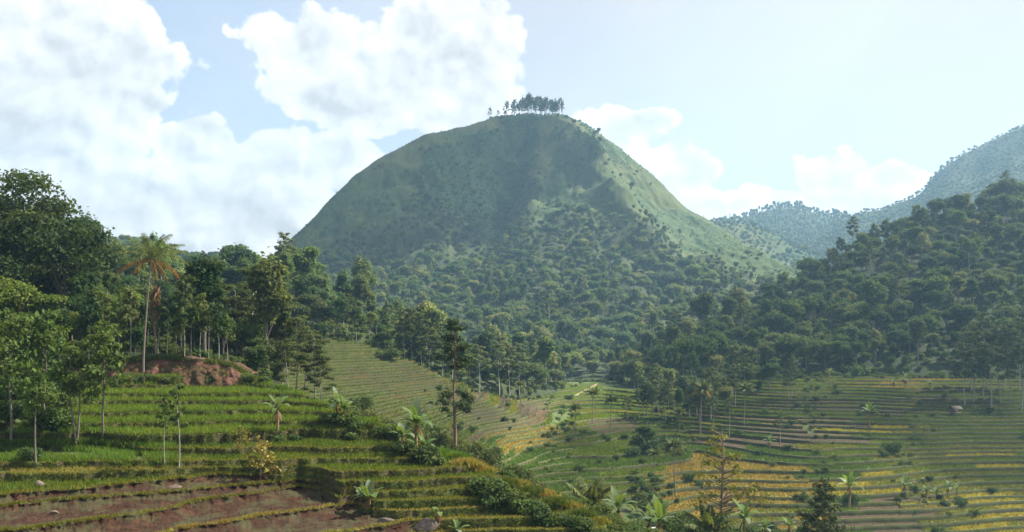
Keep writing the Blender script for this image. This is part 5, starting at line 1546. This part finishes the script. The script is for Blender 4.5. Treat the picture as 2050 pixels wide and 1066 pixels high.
def cloud(cx, cy, cz, rx, ry, seed, label, mt=None):
    import bmesh
    bm = bmesh.new(); bmesh.ops.create_icosphere(bm, subdivisions=5, radius=1)
    for v in bm.verts:
        c = np.array(v.co)
        az = math.atan2(c[1], c[0])
        k = 1 + .45 * float(fbm(math.cos(az) * 1.6 + seed, math.sin(az) * 1.6, seed)) + .35 * float(fbm(c[0] * 3 + seed, c[1] * 3 + c[2] * 2, seed + 3))
        v.co = Vector((cx + c[0] * rx * k, cy + c[1] * ry * k, cz + c[2] * 45 * k * (1 if c[2] > 0 else .4)))
    me = bpy.data.meshes.new('cloud'); bm.to_mesh(me); bm.free()
    me.polygons.foreach_set('use_smooth', np.ones(len(me.polygons), bool))
    me.materials.append(mt or CM)
    o = link('cloud', me); tag(o, label, 'cloud', 'unseen cumulus clouds added for shade')
CM, nt, out = newmat('cloud')
dfu = nt.nodes.new('ShaderNodeBsdfDiffuse'); dfu.inputs[0].default_value = (.9, .9, .9, 1)
tl = nt.nodes.new('ShaderNodeBsdfTranslucent'); tl.inputs[0].default_value = (.9, .9, .9, 1)
tr = nt.nodes.new('ShaderNodeBsdfTransparent')
m1 = nt.nodes.new('ShaderNodeMixShader'); m1.inputs[0].default_value = .5
m2 = nt.nodes.new('ShaderNodeMixShader'); m2.inputs[0].default_value = .76
nt.links.new(dfu.outputs[0], m1.inputs[1]); nt.links.new(tl.outputs[0], m1.inputs[2])
nt.links.new(m1.outputs[0], m2.inputs[1]); nt.links.new(tr.outputs[0], m2.inputs[2]); nt.links.new(m2.outputs[0], out.inputs[0])
def over(x, y, z, rx, ry, seed, label, mt=None):  # puts an added, out-of-view cumulus sunward of the ground it shades
    k = (620 - z) / SUN[2]
    cloud(x + SUN[0] * k, y + SUN[1] * k, 620, rx, ry, seed, label, mt)
over(-25, 120, -12, 85, 95, 1, 'unseen cumulus added overhead to shade the foreground spur')
over(215, 385, 10, 105, 190, 2, 'unseen cumulus added overhead to shade the right hillside')
CT = CM.copy(); CT.name = 'thick_cloud'
[n for n in CT.node_tree.nodes if n.name == m2.name][0].inputs[0].default_value = .55
over(-52, 236, -15, 52, 50, 5, 'unseen cumulus added overhead to shade the striped terraces')
over(120, 250, -30, 100, 62, 7, 'unseen cumulus added overhead to shade the right terraces')
over(-120, 860, 110, 120, 170, 3, 'unseen cumulus added overhead to shade the left flank of the mountain', CT)

# look-alikes of one place are told apart by their order from the left
ORD = 'first second third fourth fifth sixth seventh eighth ninth tenth eleventh twelfth thirteenth fourteenth fifteenth sixteenth seventeenth eighteenth nineteenth twentieth'.split()
same = {}
for o in C.objects:
    if o.parent is None and 'label' in o and 'category' in o and o.get('kind') is None: same.setdefault(o['label'], []).append(o)
for lab, os_ in same.items():
    if len(os_) < 2 or len(os_) > len(ORD): continue
    os_.sort(key=lambda o: o.location.x / max(1, o.location.y))
    for i, o in enumerate(os_):
        o['label'] = lab + ', ' + ('leftmost' if i == 0 else 'rightmost' if i == len(os_) - 1 else ORD[i] + ' from left')
